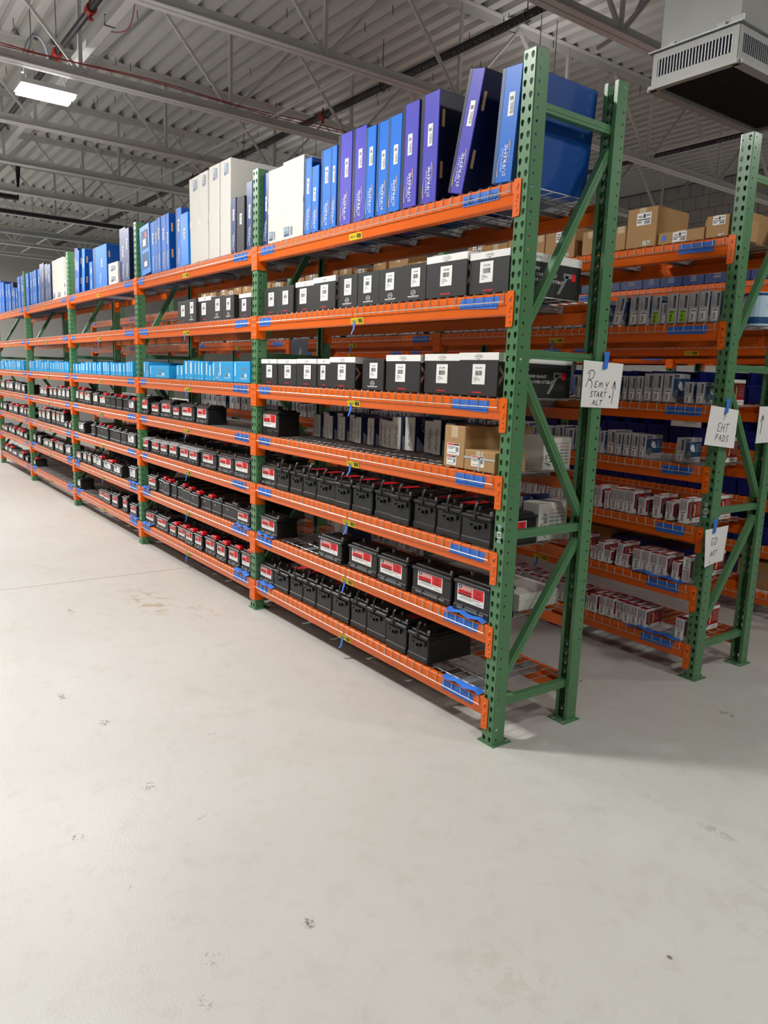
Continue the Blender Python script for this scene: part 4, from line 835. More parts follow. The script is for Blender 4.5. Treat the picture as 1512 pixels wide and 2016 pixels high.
# ------------------------------------------------------------------ cartons and batteries
def carton(name, w_, d, h, mt, side=None, inset=.0):
    """carton with a slightly rounded look: body with chamfered edges; local x -w/2..w/2, y 0..d, z 0..h"""
    m = MB(); c = min(.003, w_*.06)
    X0, X1 = -w_/2, w_/2; s = side or {}
    g = lambda k: s.get(k, mt)
    m.face([(X0+c,0,c),(X1-c,0,c),(X1-c,0,h-c),(X0+c,0,h-c)], g('f')); m.face([(X1-c,d,c),(X0+c,d,c),(X0+c,d,h-c),(X1-c,d,h-c)], g('b'))
    m.face([(X1,c,c),(X1,d-c,c),(X1,d-c,h-c),(X1,c,h-c)], g('r')); m.face([(X0,d-c,c),(X0,c,c),(X0,c,h-c),(X0,d-c,h-c)], g('l'))
    m.face([(X0+c,c,h),(X1-c,c,h),(X1-c,d-c,h),(X0+c,d-c,h)], g('t')); m.face([(X0+c,d-c,0),(X1-c,d-c,0),(X1-c,c,0),(X0+c,c,0)], g('d'))
    for (xa, ya, xb, yb, k) in ((X1-c,0,X1,c,'f'),(X1,d-c,X1-c,d,'r'),(X0+c,d,X0,d-c,'l'),(X0,c,X0+c,0,'f')): m.face([(xa,ya,c),(xb,yb,c),(xb,yb,h-c),(xa,ya,h-c)], g(k))
    for z0, z1, sg in ((h-c, h, 1), (c, 0, -1)):
        for P_ in ([(X0+c,0,z0),(X1-c,0,z0),(X1-c,c,z1),(X0+c,c,z1)], [(X1-c,d,z0),(X0+c,d,z0),(X0+c,d-c,z1),(X1-c,d-c,z1)], [(X1,c,z0),(X1,d-c,z0),(X1-c,d-c,z1),(X1-c,c,z1)], [(X0,d-c,z0),(X0,c,z0),(X0+c,c,z1),(X0+c,d-c,z1)]):
            m.face(P_ if sg > 0 else P_[::-1], g('t') if sg > 0 else g('d'))
        m.raw([(X0+c,0,z0),(X0,c,z0),(X0+c,c,z1),(X1-c,0,z0),(X1,c,z0),(X1-c,c,z1),(X1,d-c,z0),(X1-c,d,z0),(X1-c,d-c,z1),(X0,d-c,z0),(X0+c,d,z0),(X0+c,d-c,z1)], [(0,1,2),(3,4,5),(6,7,8),(9,10,11)], g('t') if sg > 0 else g('d'))
    return obj(name, m)
def place(o, x, y, z, w_, lean=0.0, rz=0.0):
    a = math.radians(lean); o.location = (x, y, z+abs(math.sin(a))*w_/2); o.rotation_euler = (0, a, rz); return o
RS = random.Random(23)

def radiator_box(kind, w_, d, h, R_):
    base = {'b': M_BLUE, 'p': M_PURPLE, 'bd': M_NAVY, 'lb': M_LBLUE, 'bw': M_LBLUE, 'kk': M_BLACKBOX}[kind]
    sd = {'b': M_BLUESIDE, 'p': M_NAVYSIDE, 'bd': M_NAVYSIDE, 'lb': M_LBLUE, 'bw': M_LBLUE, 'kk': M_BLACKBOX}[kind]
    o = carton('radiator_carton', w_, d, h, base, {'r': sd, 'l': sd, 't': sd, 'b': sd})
    m = MB(); m.rect(P0, EX, EZ, -.5, .5, 0, 1, M_NAVYSIDE if kind in ('p', 'bd') else M_STEELBLUE)
    if kind in ('b', 'p'): obj('printed_edge', m, o, (-w_/2+.10*w_+.002, -.0008, .004), None, (w_*.17, 1, h-.008))
    lw = min(.035, w_*.32)
    flat('barcode_sticker', PR['sticker'], o, w_*.08+R_.uniform(-.05, .08)*w_, h*R_.uniform(.46, .62), lw, min(.13, h*.2), label='white barcode sticker')
    if kind in ('b', 'p', 'bd'): flat('spine_logo', PR['logo'], o, w_*.04, h*.05, min(.075, w_*.68), h*.33, y=-.0014)
    if kind in ('p', 'b') and w_ > .06:
        for z in (.22, .68):
            m = MB(); m.box(0, .0016, .02, .036, 0, h*.15, M_KRAFT); obj('hand_slot', m, o, (w_/2, 0, h*z))
    if kind == 'bw':      # carton with a picture window
        m = MB(); m.rect(P0, EX, EZ, -.3, .35, .12, .44, M_STEELBLUE); m.rect(P1, EX, EZ, -.1, .2, .16, .26, M_WHITE); m.rect(P0, EX, EZ, -.3, .35, .52, .90, M_STEELBLUE); m.rect(P1, EX, EZ, -.15, .15, .58, .72, M_WHITE); m.rect(P1, EX, EZ, .05, .25, .74, .84, M_REDCAP)
        obj('printed_window', m, o, (0, -.0012, 0), None, (w_, 1, h))
    return o
LOOK_R = {'b': 'blue radiator carton', 'p': 'violet-blue radiator carton', 'bd': 'dark navy radiator carton', 'lb': 'bright blue carton', 'bw': 'bright blue carton with printed pictures', 'kk': 'narrow black carton'}
def white_box(w_, d, h, small=False):
    o = carton('white_carton', w_, d, h, M_WHITEBOX)
    if small:
        m = MB(); m.box(-w_/2-.0006, w_/2+.0006, -.0006, d, h*.497, h*.503, M_GREYINK); obj('box_seam', m, o)
        for z in (.12, .62): flat('printed_tag', PR['wtag'], o, 0, h*z, w_*.45, h*.24)
    else:
        top = h > .55
        flat('printed_tag', PR['wtag'], o, w_*.1 if top else -w_*.2, h*.84 if top else h*.04, w_*.42, h*.12)
        m = MB(); m.rect(P0, EX, EZ, -.5, -.3, .42, .50, M_PALETAPE); m.rect(P0, EX, EZ, .3, .5, .42, .50, M_PALETAPE); obj('tape_piece', m, o, (0, -.0008, 0), None, (w_, 1, h))
        m = MB(); m.box(-.0015, .0015, -.0007, d, h+.0002, h+.0008, M_GREYINK); obj('flap_seam', m, o)
    return o
def pump_box(kind, w_, d, h, R_):
    o = carton('pump_carton', w_, d, h, M_BLACKBOX, {'t': M_WHITE} if kind == 'kw' else {'t': M_BLACKBOX})
    st = PUMP[R_.randrange(6)]; sw = min(.085, w_*.36); sh = min(.092, h*.50)
    if kind == 'kw':
        flat('printed_band', PR['band'], o, 0, h*.83, w_, h*.165, y=-.0007); flat('part_sticker', st, o, R_.uniform(-.1, .06)*w_, h*.27, sw, sh, label='white barcode sticker'); flat('red_print', PR['red'], o, 0, h*.06, w_*.24, h*.05)
        flat_side('side_print', PR['side'], o, w_/2, d, h)
    elif kind == 'k1':
        flat('part_sticker', st, o, 0, h*.32, sw, sh, label='white barcode sticker'); flat('red_print', PR['red'], o, 0, h*.07, w_*.30, h*.05)
    else:
        flat('part_sticker', st, o, R_.uniform(-.04, .08)*w_, h*.38, sw, sh, label='white barcode sticker'); flat('logo_print', PR['oval'], o, 0, h*.06, w_*.46, h*.24)
    return o
LOOK_P = {'kw': 'black carton with white printed band', 'k1': 'plain-topped black carton with red lettering', 'k2': 'black carton with oval white logo'}
def cyan_box(kind, w_, d, h):
    o = carton('sky_blue_carton', w_, d, h, M_CYAN, {'r': M_CYAN})
    if kind == 'cf' or w_ > .14:
        flat('front_print', PR['cyanf'], o, 0.02, 0, w_*.8, h); flat('spine_sticker', PR['cyan'], o, -w_/2+.03, 0, .035, h)
    else: flat('spine_sticker', PR['cyan'], o, RS.uniform(-.1, .1)*w_, 0, w_*.55, h)
    return o

def battery(kind, w_, d, h, R_):
    """case with a stepped base, overhanging lid, label, terminals and, by kind, a strap handle, grey lid or red caps"""
    o = empty('car_battery')
    lid_h = h*.17; lip = .004; x0, x1 = -w_/2, w_/2
    m = MB(); zb = h*.20
    m.cbox(x0+.003, x1-.003, .002, d-.002, 0, zb, .004, M_BATT); m.cbox(x0+lip, x1-lip, lip+.003, d-lip-.003, zb*.9, h-lid_h, .005, M_BATT)
    obj('case', m, o)
    lid = M_GREYLID if kind == 'G' else M_BATTTOP
    m = MB(); m.cbox(x0, x1, 0, d, h-lid_h, h-.012, .005, lid); m.cbox(x0+.012, x1-.012, .02, d-.02, h-.013, h, .004, M_BATTTOP if kind != 'G' else lid)
    obj('lid', m, o)
    # terminals at the back corners or front corners
    ty = .035 if kind in ('E', 'P', 'L') else d*.5
    for i, sx in enumerate((-1, 1)):
        tx = sx*(w_/2-.035) if w_ > .12 else sx*w_*.25
        m = MB(); m.tube([(tx, ty+(.0 if i else .06), h-.012), (tx, ty+(.0 if i else .06), h+.016)], .009, M_LEAD, 10, r1=.0075); obj('terminal', m, o)
    if kind in ('L', 'G', 'R', 'LT', 'W'):
        lw, lh, me = (min(.2, w_*.72), h*.50, PR['batt']) if kind in ('L', 'G', 'LT', 'R') else (w_*.62, h*.52, PR['battw'] if R_.random() < .45 else PR['pale'])
        flat('battery_label', me, o, -w_*.03, h*.32, lw, lh, y=lip+.002, label='red and white label' if kind in ('L', 'G', 'LT', 'R') else 'pale printed label')
    if kind in ('L', 'LT', 'R', 'G', 'W'):
        m = MB(); m.box(x0*.72, x1*.72, -.002, .006, h*.09, h*.15, M_PADGREY if kind in ('L', 'R') else M_BATT); m.box(x0*.40, x0*.36, -.003, .008, h*.06, h*.2, M_BATT); m.box(x1*.40, x1*.44, -.003, .008, h*.06, h*.2, M_BATT); obj('hold_down_ledge', m, o)
    if kind == 'E':
        hw = min(.05, w_*.30); cx = R_.uniform(-.01, .01)
        m = MB(); tilt = R_.uniform(-.012, .012)
        arc = [(cx-hw*.28+tilt*t, -.004+.10*t*t*.5, h-.03+.085*math.sin(t*math.pi*.62)) for t in [i/8 for i in range(9)]]
        for i in range(8):
            a, b = Vector(arc[i]), Vector(arc[i+1]); m.bar(a, b+(b-a)*.15, .016, .004, M_BATTTOP, (0, 1, .3))
        obj('strap_handle', m, o)
        m = MB(); m.box(cx-hw, cx+hw, -.005, .004, h-.052, h-.040, M_BATTTOP); m.box(cx-hw*.35, cx+hw*.35, -.006, .004, h-.075, h-.052, M_BATTTOP); m.tube([(cx, -.006, h-.07), (cx, -.001, h-.07)], .012, M_BATTTOP, 10)
        for s in (-1, 1): m.box(cx+s*hw-.008, cx+s*hw+.008, -.004, .004, h-.064, h-.038, M_BATTTOP)
        obj('handle_bracket', m, o)
        m = MB(); m.box(-w_*.30, w_*.30, .09, d*.75, h, h+.004, M_BATTTOP); m.box(-w_*.1, w_*.25, .10, .24, h+.004, h+.006, M_REDCAP if R_.random() < .6 else M_BATTTOP); obj('vent_cover', m, o)
    if kind == 'P':
        m = MB(); m.cbox(w_*.05, w_*.40, .02, .07, h-.004, h+.022, .004, M_REDCAP if R_.random() < .6 else M_BATTTOP); obj('terminal_cap', m, o)
        if R_.random() < .4:
            m = MB(); oval(m, P0, 0, 0, .006, .008, M_SILK, 8); obj('stock_dot', m, o, (-w_*.15, .006, h*.62))
    if kind == 'R' or (kind == 'W' and R_.random() < .4):
        m = MB(); m.cbox(w_*.05, w_*.46, .01, .06, h-.006, h+.02, .004, M_REDCAP); obj('terminal_cap', m, o, label='red terminal cap')
    if kind == 'LT':
        m = MB(); m.box(x0*.8, x1*.8, .01, .05, h, h+.028, M_BATTTOP); obj('raised_lid_block', m, o)
    return o
LOOK_B = {'L': 'black battery with red label', 'LT': 'black battery with raised lid block', 'E': 'black battery showing strap handle end', 'G': 'grey-lidded battery with red label', 'R': 'black battery with red terminal cap', 'W': 'black battery with pale label', 'P': 'black battery showing plain end'}

def brown_box(kind, w_, d, h, R_):
    o = carton('brown_carton', w_, d, h, M_BROWN)
    m = MB(); m.box(-.0012, .0012, -.0007, d, h+.0002, h+.0007, M_KRAFT); m.rect((0, -.0006, 0), EX, EZ, -.025, .025, h*.72, h, M_CLEAR); obj('tape_seam', m, o)
    if kind == 'n':
        flat('shipping_label', PR['rlab'], o, -.005, h*.30, .09, .055, label='white label with red and black header'); flat('shipping_label', PR['rlab'], o, -.015, h*.05, .07, .045)
        m = MB(); m.rect((0, 0, 0), (0, 1, 0), (0, 0, 1), .32, .38, h*.55, h*.85, M_WHITE); obj('side_sticker', m, o, (w_/2+.001, 0, 0))
    elif kind == 'ns':
        flat('shipping_label', PR['rlab'], o, -w_*.05, h*.22, w_*.42, h*.52, label='white label under packing tape')
        m = MB(); m.rect(P0, EX, EZ, -.005, .005, 0, h, M_SILVER); m.rect(P0, EX, EZ, -w_/2, w_/2, h*.58, h*.68, M_SILVER); obj('packing_tape', m, o, (0, -.0018, 0))
    elif kind == 'n2':
        flat('shipping_label', PR['ship'], o, w_*.06, h*.56, min(.1, w_*.55), min(.07, h*.4)); flat('shipping_label', PR['ship'], o, w_*.2, h*.05, w_*.25, h*.10)
    elif kind == 'n3':
        flat('shipping_label', PR['ship'], o, -w_*.02, h*.1, w_*.30, h*.8)
        m = MB(); m.rect(P0, EX, EZ, -.014, .014, 0, .03, M_TAPE); obj('blue_sticker', m, o, (-w_*.36, -.001, h*.3))
    return o
def silver_box(kind, w_, d, h):
    o = carton('silver_pad_carton', w_, d, h, M_SILVER, {'t': M_SILVER, 'r': M_STEELBLUE, 'l': M_STEELBLUE})
    flat('spine_print', PR['ell' if kind == 'gg' else 'el'], o, 0, 0, w_*.96, h*.98)
    if kind in ('gp', 'gb', 'g', 'gg'): flat_side('side_print', PR['pad'], o, w_/2, d, h)
    return o
def red_box(kind, w_, d, h):
    o = carton('red_pad_carton', w_, d, h, M_REDBOX, {'f': M_WHITE})
    me = obj('spine_print', PR['rb'], o, (0, -.0008, h if kind == 'ru' else 0), (0, math.pi, 0) if kind == 'ru' else None, (w_*.97, 1, h*.98))
    flat_side('side_print', PR['rpad'], o, w_/2, d, h)
    m = MB(); m.rect((0, 0, h+.0006), (1, 0, 0), (0, 1, 0), -w_*.3, w_*.3, d*.2, d*.75, M_WHITE); obj('top_print', m, o)
    return o

def clamp(row, b, x0, x1):
    X = ROWS[row][0]; lo, hi = X-PITCH*(b+1)+.006, X-PITCH*b-PW-.006
    if x0 < lo: x0 = lo
    if x1 > hi: x1 = hi
    if x1-x0 < .03: x0, x1 = (lo, lo+.05) if x0 <= lo+.02 else (hi-.05, hi)
    return x0, x1
def put(row, b, s, it):
    kind, x0, x1, h = it[:4]; lean = it[4] if len(it) > 4 else 0
    xm = (x0+x1)/2-ROWS[row][0]; b = max(0, min(4, int(-(xm+PW/2)//PITCH)))
    if (-xm) % PITCH < PW*.7 and b > 0 and x1-x0 < .2: return None      # would stand inside a post
    x0, x1 = clamp(row, b, x0, x1); w_ = x1-x0-.003; xc = (x0+x1)/2
    X, Y, dz, nf = ROWS[row]; z = ZS[s]+dz+.0075; y = Y+.012+RS.uniform(0, .02)
    if kind in LOOK_R:
        d = RS.uniform(.48, .54) if kind != 'kk' else .4
        o = radiator_box(kind, w_, d, h, RS); look, cat, grp = LOOK_R[kind], 'carton', 'radiator cartons on the top shelf'
    elif kind in ('w', 'ws'):
        o = white_box(w_, .5 if kind == 'w' else .3, h, kind == 'ws'); look, cat, grp = ('tall white carton' if kind == 'w' else 'short white carton with printed tags'), 'carton', 'white cartons on the top shelf'
    elif kind in LOOK_P: o = pump_box(kind, w_, RS.uniform(.44, .5) if w_ > .18 else .34, h, RS); look, cat, grp = LOOK_P[kind], 'carton', 'black pump cartons'
    elif kind in ('c', 'cf'): o = cyan_box(kind, w_, RS.uniform(.3, .36), h); look, cat, grp = ('wide sky-blue carton' if kind == 'cf' else 'sky-blue carton'), 'carton', 'sky-blue cartons'
    elif kind in LOOK_B:
        d = .175 if kind in ('L', 'G', 'LT', 'W') else .32
        if kind in ('R',): d = .19
        o = battery(kind, w_, d, h, RS); look, cat, grp = LOOK_B[kind], 'battery', 'car batteries'
    elif kind in ('n', 'ns', 'n1', 'n2', 'n3'):
        d = {'n': .46, 'ns': .2, 'n3': .3}.get(kind, RS.uniform(.3, .42)); o = brown_box(kind, w_, d, h, RS)
        look, cat, grp = {'n': 'tall brown carton with two labels', 'ns': 'small brown carton with taped label', 'n1': 'plain brown carton', 'n2': 'brown carton with white shipping label', 'n3': 'low brown carton with blue sticker'}[kind], 'carton', 'brown cartons'
    elif kind[0] == 'g':
        o = silver_box(kind, w_, .17, h); look, cat, grp = {'gg': 'silver-grey pad carton with lime sticker', 'gs': 'short silver-grey pad carton'}.get(kind, 'silver-grey pad carton'), 'carton', 'silver-grey pad cartons'
    elif kind[0] == 'r':
        o = red_box(kind, w_, .17, h); look, cat, grp = {'rs': 'short red and white pad carton', 'ru': 'upside-down red and white pad carton'}.get(kind, 'red and white pad carton'), 'carton', 'red and white pad cartons'
    if (row, b, s, kind) == ('A', 0, 3, 'E') and xc > -.3: obj('battery_label', PR['batt'], o, (w_/2-.0025, .16, h*.30), (0, 0, math.pi/2), (.16, 1, h*.46), label='red and white label')
    place(o, xc, y, z, w_, lean)
    stock(o, look, cat, grp, row, b, s, xc); return o
for (b, s), L_ in A_ITEMS.items():
    for it in L_: put('A', b, s, it)
for (b, s), L_ in B_ITEMS.items():
    for it in L_: put('B', b, s, it)

# rear half of the front rack: parts cartons that face the next aisle
def ac_box(w_, d, h, white=False):
    o = carton('parts_carton', w_, d, h, M_WHITEBOX if white else M_ACBLUE, None if white else {'f': M_WHITEBOX, 'b': M_WHITEBOX})
    if white:
        obj('name_print', PR['aci'], o, (w_/2+.001, d*.16, 0), (0, 0, math.pi/2), (.09, 1, h)); m = MB()
        for k in range(3):
            for j in range(7): m.rect((0, 0, 0), (0, 1, 0), (0, 0, 1), d*(.38+.19*k), d*(.38+.19*k)+d*.14, h*(.2+.1*j), h*(.2+.1*j)+h*.03, M_SALMON if j > 4 else M_GREYINK)
        obj('text_print', m, o, (w_/2+.001, 0, 0))
    else:
        obj('name_print', PR['acs'], o, (w_/2+.001, d*.3, 0), (0, 0, math.pi/2), (d*.42, 1, h)); flat('name_print', PR['aci'], o, 0, 0, min(.05, w_*.6), h)
    return o
x = -2.22; R3 = random.Random(4)
while x < -.62:
    w_ = R3.uniform(.045, .075) if x < -1.3 else R3.uniform(.07, .13); h = R3.uniform(.155, .185) if x < -1.3 else R3.uniform(.18, .20)
    o = ac_box(w_-.004, .2, h, False); place(o, x+w_/2, .31+R3.uniform(-.03, .03), ZS[4]+.0075, w_, 0)
    stock(o, 'dark blue carton at the rear', 'carton', 'rear parts cartons', 'A', 0, 4, x+w_/2); x += w_ if x < -1.3 else w_+R3.choice((0, .03, .05))
for (s, xc, y, w_, d, h, white, lean, look) in ((5, -.20, .50, .10, .09, .17, False, -14, 'tilted blue and white carton at the rear'), (4, -.22, .345, .2, .20, .16, True, 0, 'white printed carton at the rear'),
      (3, -.18, .35, .11, .21, .19, True, 0, 'white printed carton at the rear'), (3, -.265, .36, .03, .2, .21, False, 0, 'thin blue carton at the rear'), (3, -.32, .36, .05, .2, .20, False, 0, 'blue carton behind the batteries'),
      (2, -.6, .28, .9, .29, .085, True, 0, 'long flat white carton behind the batteries'), (2, -1.85, .32, .16, .2, .20, False, 0, 'dark carton standing behind the gap')):
    if s == 2 and white: o = carton('white_carton', w_, d, h, M_WHITEBOX); m = MB(); m.box(-w_/2-.0006, w_/2+.0006, -.0006, d+.0006, h*.60, h*.61, M_GREYINK); obj('box_seam', m, o)
    else: o = ac_box(w_, d, h, white)
    place(o, xc, y, ZS[s]+.0075, w_, lean); stock(o, look, 'carton', 'rear parts cartons', 'A', 0, s, xc)

# rear rows of batteries behind the front ones on the lower shelves
R5 = random.Random(31)
for (b, s, xa, xb) in ((0, 1, -2.25, -.62), (0, 3, -2.25, -.48), (1, 1, -4.85, -2.66), (1, 2, -4.6, -2.66), (1, 3, -4.9, -2.66), (2, 1, -6.5, -5.2), (2, 2, -7.3, -5.6), (2, 3, -6.7, -5.2)):
    x = xa
    while x < xb-.16:
        w_ = R5.uniform(.17, .2); h = R5.uniform(.13, .155); o = battery(R5.choice('EEP'), w_-.008, .215, h, R5)
        place(o, x+w_/2, .372, ZS[s]+.0075, w_); stock(o, 'black battery in the rear row', 'battery', 'car batteries', 'A', b, s, x); x += w_
# second rack: stock seen dimly through the front rack
R4 = random.Random(8)
def fill_row(row, b, s, x0, x1, kinds, wr, hr, gap=.06, y=None):
    x = x0
    while x < x1-.05:
        w_ = R4.uniform(*wr); k = R4.choice(kinds); put(row, b, s, (k, x, min(x+w_, x1), R4.uniform(*hr))); x += w_+(R4.uniform(.02, .12) if R4.random() < gap else .004)
for b, lo in ((0, -2.42), (1, -4.90), (2, -7.38)):
    hi = -.86 if b == 0 else lo+2.36
    fill_row('B', b, 7, lo, -1.52 if b == 0 else hi, ('n1', 'n2', 'n1', 'n3'), (.18, .34), (.12, .22), .3)
    fill_row('B', b, 6, lo, hi, ('g', 'g', 'gs'), (.065, .1), (.13, .17), .2)
    for s in (5, 4): fill_row('B', b, s, lo, hi, ('g', 'g', 'gs'), (.06, .085) if b < 2 else (.12, .2), (.13, .16), .12)
    if b < 2:
        for s in (3, 2, 1): fill_row('B', b, s, lo, hi, ('r', 'r', 'rs'), (.06, .075) if b < 1 else (.10, .16), (.12, .145), .12)
# third rack: blue cartons on top, bins lower down
def bin_box(x, y, z, w_, d, h, mt):
    m = MB(); t = .004
    m.box(x-w_/2, x+w_/2, y, y+d, z, z+t, mt); m.box(x-w_/2, x-w_/2+t, y, y+d, z, z+h, mt); m.box(x+w_/2-t, x+w_/2, y, y+d, z, z+h, mt); m.box(x-w_/2, x+w_/2, y+d-t, y+d, z, z+h, mt)
    m.raw([(x-w_/2, y, z), (x+w_/2, y, z), (x+w_/2, y-.02, z+h*.55), (x-w_/2, y-.02, z+h*.55)], [(0, 1, 2, 3)], mt); m.box(x-w_/2-.004, x+w_/2+.004, y-.024, y-.016, z+h*.52, z+h*.58, mt)
    return obj('parts_bin', m)
for b, lo in ((0, -2.42), (1, -4.9)):
    x = lo
    while x < lo+2.12:
        w_ = R4.uniform(.16, .24); h = R4.uniform(.12, .17)
        o = carton('parts_carton', w_-.005, .3, h, M_NAVY, {'t': M_ACBLUE}); m = MB()
        for j in range(4): m.rect(P0, EX, EZ, -.2, .25, .25+.14*j, .33+.14*j, M_GREYINK)
        obj('front_print', m, o, (0, -.001, 0), None, (w_*.6, 1, h)); place(o, x+w_/2, 3.222+.03, ZS[7]-.02+.0075, w_); stock(o, 'navy carton with grey lettering', 'carton', 'navy cartons', 'C', b, 7, x); x += w_
    for s in (5, 4, 3, 2):
        for k in range(11):
            xb = lo+.1+k*.212; o = bin_box(xb, 3.222+.04, ZS[s]-.02+.0075, .195, .36, .235, M_BIN); stock(o, 'blue plastic parts bin', 'bin', 'blue parts bins', 'C', b, s, xb)
    x = lo
    while x < lo+2.1:
        w_ = R4.uniform(.1, .2); h = R4.uniform(.1, .16); o = carton('white_carton', w_-.005, .3, h, M_WHITEBOX); m = MB(); m.rect(P0, EX, EZ, -.3, .2, .3, .7, M_GREYINK); obj('front_print', m, o, (0, -.001, 0), None, (w_, 1, h))
        place(o, x+w_/2, 3.222+.03, ZS[6]-.02+.0075, w_); stock(o, 'small white carton', 'carton', 'small white cartons', 'C', b, 6, x); x += w_+R4.choice((0, .0, .1))
for b, lo in ((0, -2.42), (1, -4.9)):
    x = lo
    while x < lo+2.0:
        w_ = R4.uniform(.2, .34); h = R4.uniform(.17, .23); k = R4.random()
        o = carton('parts_carton', w_-.006, .4, h, M_ACBLUE if k < .7 else M_BROWN); m = MB(); m.rect(P0, EX, EZ, -.25, .2, .35, .6, M_GREYINK); obj('front_print', m, o, (0, -.001, 0), None, (w_*.7, 1, h))
        place(o, x+w_/2, 3.222+.06, ZS[1]-.02+.0075, w_); stock(o, 'large blue carton' if k < .7 else 'large brown carton', 'carton', 'far cartons', 'C', b, 1, x); x += w_
# fourth rack: plain stock seen far behind
for b, lo in ((0, -2.42), (1, -4.9), (2, -7.38)):
    for s in (2, 3, 4, 5, 6):
        x = lo
        while x < lo+2.0:
            w_ = R4.uniform(.22, .36); h = R4.uniform(.17, .23); k = R4.random()
            o = carton('parts_carton', w_-.006, .4, h, M_ACBLUE if k < .5 else M_BROWN); m = MB(); m.rect(P0, EX, EZ, -.25, .2, .35, .6, M_GREYINK); obj('front_print', m, o, (0, -.001, 0), None, (w_*.7, 1, h))
            place(o, x+w_/2, 4.83+.04, ZS[s]-.02+.0075, w_); stock(o, 'large blue carton' if k < .5 else 'large brown carton', 'carton', 'far cartons', 'D', b, s, x); x += w_
# one round filter canister and a few cartons at the rear end of the second rack
def end_stock():
    o = empty('filter_canister', (-.06, 2.04, ZS[6]-.0065))
    m = MB(); m.tube([(0, 0, .002), (0, 0, .03), (0, 0, .15), (0, 0, .19)], .085, M_SILK, 24); obj('can', m, o); m = MB(); m.tube([(0, 0, .012), (0, 0, .05)], .0856, M_STEELBLUE, 24); obj('blue_band', m, o); m = MB(); m.tube([(0, 0, .17), (0, 0, .185)], .0856, M_STEELBLUE, 24); obj('blue_band', m, o)
    m = MB(); m.text('RayBestos', (.0862, -.05, .11), (0, 1, 0), (0, 0, 1), 0, 0, .1, .02, M_LABELRED); m.rect((.0862, -.02, .04), (0, 1, 0), (0, 0, 1), 0, .07, 0, .05, M_WHITE); m.text('Compressor', (.0866, -.015, .065), (0, 1, 0), (0, 0, 1), 0, 0, .058, .012, M_INK); obj('front_print', m, o)
    tag(o, 'pale blue round canister at the rear end of the second rack', 'canister')
    for s, k in ((5, 'red'), (4, 'red'), (3, 'red'), (2, 'red'), (1, 'red')):
        o = red_box('rp', .10, .17, .15); place(o, -.16, 1.611+.30, ZS[s]-.014+.0075, .1); stock(o, 'red pad carton at the rear end', 'carton', 'rear pad cartons', 'B', 0, s, -.16)
    o = carton('brown_carton', .3, .28, .17, M_BROWN); place(o, -.24, 1.611+.31, ZS[7]-.014+.0075, .3); stock(o, 'brown carton at the rear end', 'carton', 'brown cartons', 'B', 0, 7, -.24)
    m = MB(); m.box(-.151, .151, -.001, .281, .08, .083, M_KRAFT); obj('box_seam', m, o)
end_stock()

# ------------------------------------------------------------------ paper signs taped to the frames
def sheet(w_, h, seed, curl=.01):
    """paper with a slight curl; local y across, z up, faces +X"""
    m = MB(); n = 8; R_ = random.Random(seed); vs = []
    for j in range(n+1):
        for i in range(n+1):
            a, b = i/n, j/n; vs.append((curl*(math.sin(a*2.6+seed)*(1-b)+.6*(1-b)**2*math.cos(a*3+seed)), (a-.5)*w_, (b-1)*h))
    k = len(vs); fs = [(j*(n+1)+i, j*(n+1)+i+1, (j+1)*(n+1)+i+1, (j+1)*(n+1)+i) for j in range(n) for i in range(n)]
    m.raw(vs, fs, M_PAPER); m.raw([(v[0]-.0005, v[1], v[2]) for v in vs], [f[::-1] for f in fs], M_PAPER)
    return m, (lambda y, z: curl*(math.sin((y/w_+.5)*2.6+seed)*(1-(z/h+1))+.6*(1-(z/h+1))**2*math.cos((y/w_+.5)*3+seed)))
def sign(loc, w_, h, lines, label, seed, rotx=0.0, rz=0.0, tape=(0, .0), curl=.008):
    m, X = sheet(w_, h, seed, curl); o = obj('paper_sign', m, None, loc, (rotx, 0, rz))
    wm = MB()
    for ln, wd in lines:
        sub = []
        for (a, b), (c, d) in zip(ln, ln[1:]):
            n = max(1, int(math.hypot(c-a, d-b)/.02)); sub += [(a+(c-a)*i/n, b+(d-b)*i/n) for i in range(n)]
        sub.append(ln[-1])
        for (a, b), (c, d) in zip(sub, sub[1:]):
            dx, dy = c-a, d-b; l = math.hypot(dx, dy) or 1e-6; nx, ny = -dy/l*wd/2, dx/l*wd/2
            wm.face([(X(p, q)+.0012, p, q) for p, q in ((a+nx, b+ny), (a-nx, b-ny), (c-nx, d-ny), (c+nx, d+ny))], M_PEN)
    if lines: obj('handwriting', wm, o)
    m = MB(); ty, tz = tape; m.raw([(.003, ty-.018, tz+.05), (.002, ty+.024, tz+.055), (.004, ty+.016, tz), (.005, ty+.012, tz-.026), (.004, ty-.022, tz-.032), (.006, ty-.016, tz+.01)], [(0, 5, 4, 3, 2, 1)], M_TAPE)
    obj('masking_tape', m, o, label='torn blue masking tape'); return tag(o, label, 'paper sign', 'paper signs')
def wr(t, y, z, h, cw, wd, slant=.12):
    out = []
    for ch in t:
        for ln in PEN.get(ch, []): out.append(([(y+a*cw*.9+b*h*slant, z+b*h) for a, b in ln], wd))
        y += cw
    return out
W = .0032
s1 = [([(-.115,-.062),(-.10,-.045),(-.075,-.042),(-.062,-.056),(-.072,-.078),(-.10,-.088),(-.082,-.092),(-.074,-.108),(-.082,-.128)], W), ([(-.095,-.052),(-.103,-.085),(-.124,-.122)], W)]
s1 += wr('E', -.062, -.122, .030, .032, W)+wr('m', -.026, -.12, .034, .042, W)+wr('y', .022, -.118, .034, .035, W)
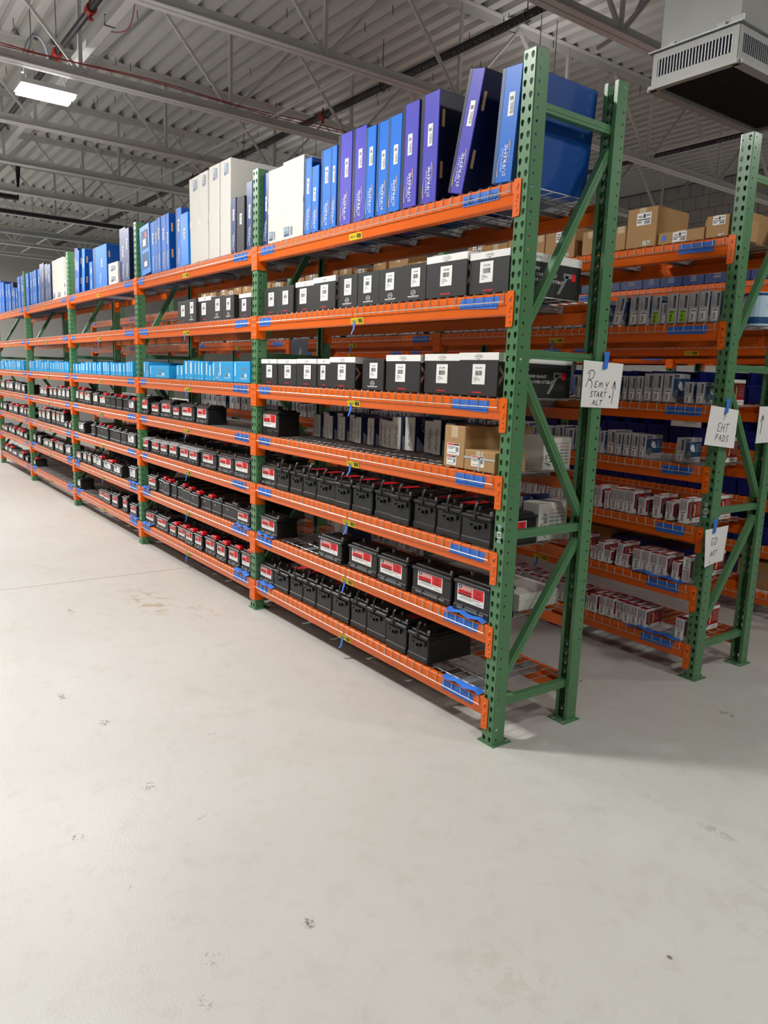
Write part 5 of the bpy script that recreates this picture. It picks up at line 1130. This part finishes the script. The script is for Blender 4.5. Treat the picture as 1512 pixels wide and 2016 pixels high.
s1 += wr('START', -.085, -.166, .026, .026, W)+wr('ALT', -.062, -.204, .024, .028, W)+wr('+', .062, -.172, .02, .022, W)+[([(.092,-.195),(.098,-.088)], W), ([(.082,-.122),(.098,-.085),(.110,-.125)], W)]
sign((.010, .577, 1.818), .295, .216, s1, 'white paper sign handwritten with a tall arrow, taped to the front rack rear post', 2, rotx=-.02, tape=(.01, -.004))
s2 = wr('EHT', -.055, -.135, .05, .04, W, .1)+wr('PADS', -.06, -.185, .035, .034, W, .1)+[([(.0,-.07),(.01,-.02)], W), ([(-.008,-.045),(.01,-.02),(.018,-.05)], W)]
sign((.052, 1.605, 1.612), .285, .216, s2, 'white paper sign about pads on the near post of the second rack, tilted', 5, rotx=-.09, tape=(.015, 0))
s3 = wr('GD', -.06, -.10, .045, .04, W, .1)+wr('ART', -.06, -.165, .03, .03, W, .2)+[([(-.055,-.185),(-.057,-.205)], W)]
sign((.058, 1.652, .93), .24, .216, s3, 'lower curled paper sign on the near post of the second rack', 8, rotx=.03, tape=(-.03, .0), curl=.016)
s4 = [([(-.10,-.16),(-.095,-.06)], W*1.6), ([(-.115,-.09),(-.095,-.05),(-.08,-.08)], W*1.6)]
sign((.052, 2.115, 1.625), .285, .216, s4, 'paper sign with an arrow on the rear post of the second rack', 3, rotx=.02, tape=(.05, 0))
def back_sign(x, y, z, w_, h, txt, label, seed):
    m, X = sheet(w_, h, seed, .004); o = obj('paper_sign', m, None, (x, y, z), (0, 0, math.pi/2)); wm = MB()
    for ln, wd in wr(txt, -w_*.35, -h*.7, h*.4, w_*.7/max(1, len(txt)), .003): 
        wm.strokes([ln], (.002, 0, 0), (0, 1, 0), (0, 0, 1), wd, M_PEN)
    obj('handwriting', wm, o)
    return tag(o, label, 'paper sign', 'paper signs')
back_sign(-2.99, DEPTH+.022, 1.985, .28, .20, 'REMY', 'paper sign hung behind the front rack, second-nearest bay', 4)
back_sign(-1.09, DEPTH+.022, 1.53, .24, .17, 'ALT', 'paper sign hung behind the front rack above the rear cartons', 6)
o = back_sign(-1.19, 3.222-.016, 1.50, .27, .09, 'ANAND', 'paper strip hung on the third rack above the blue bins', 7); o.rotation_euler = (0, 0, -math.pi/2)
label_stock()
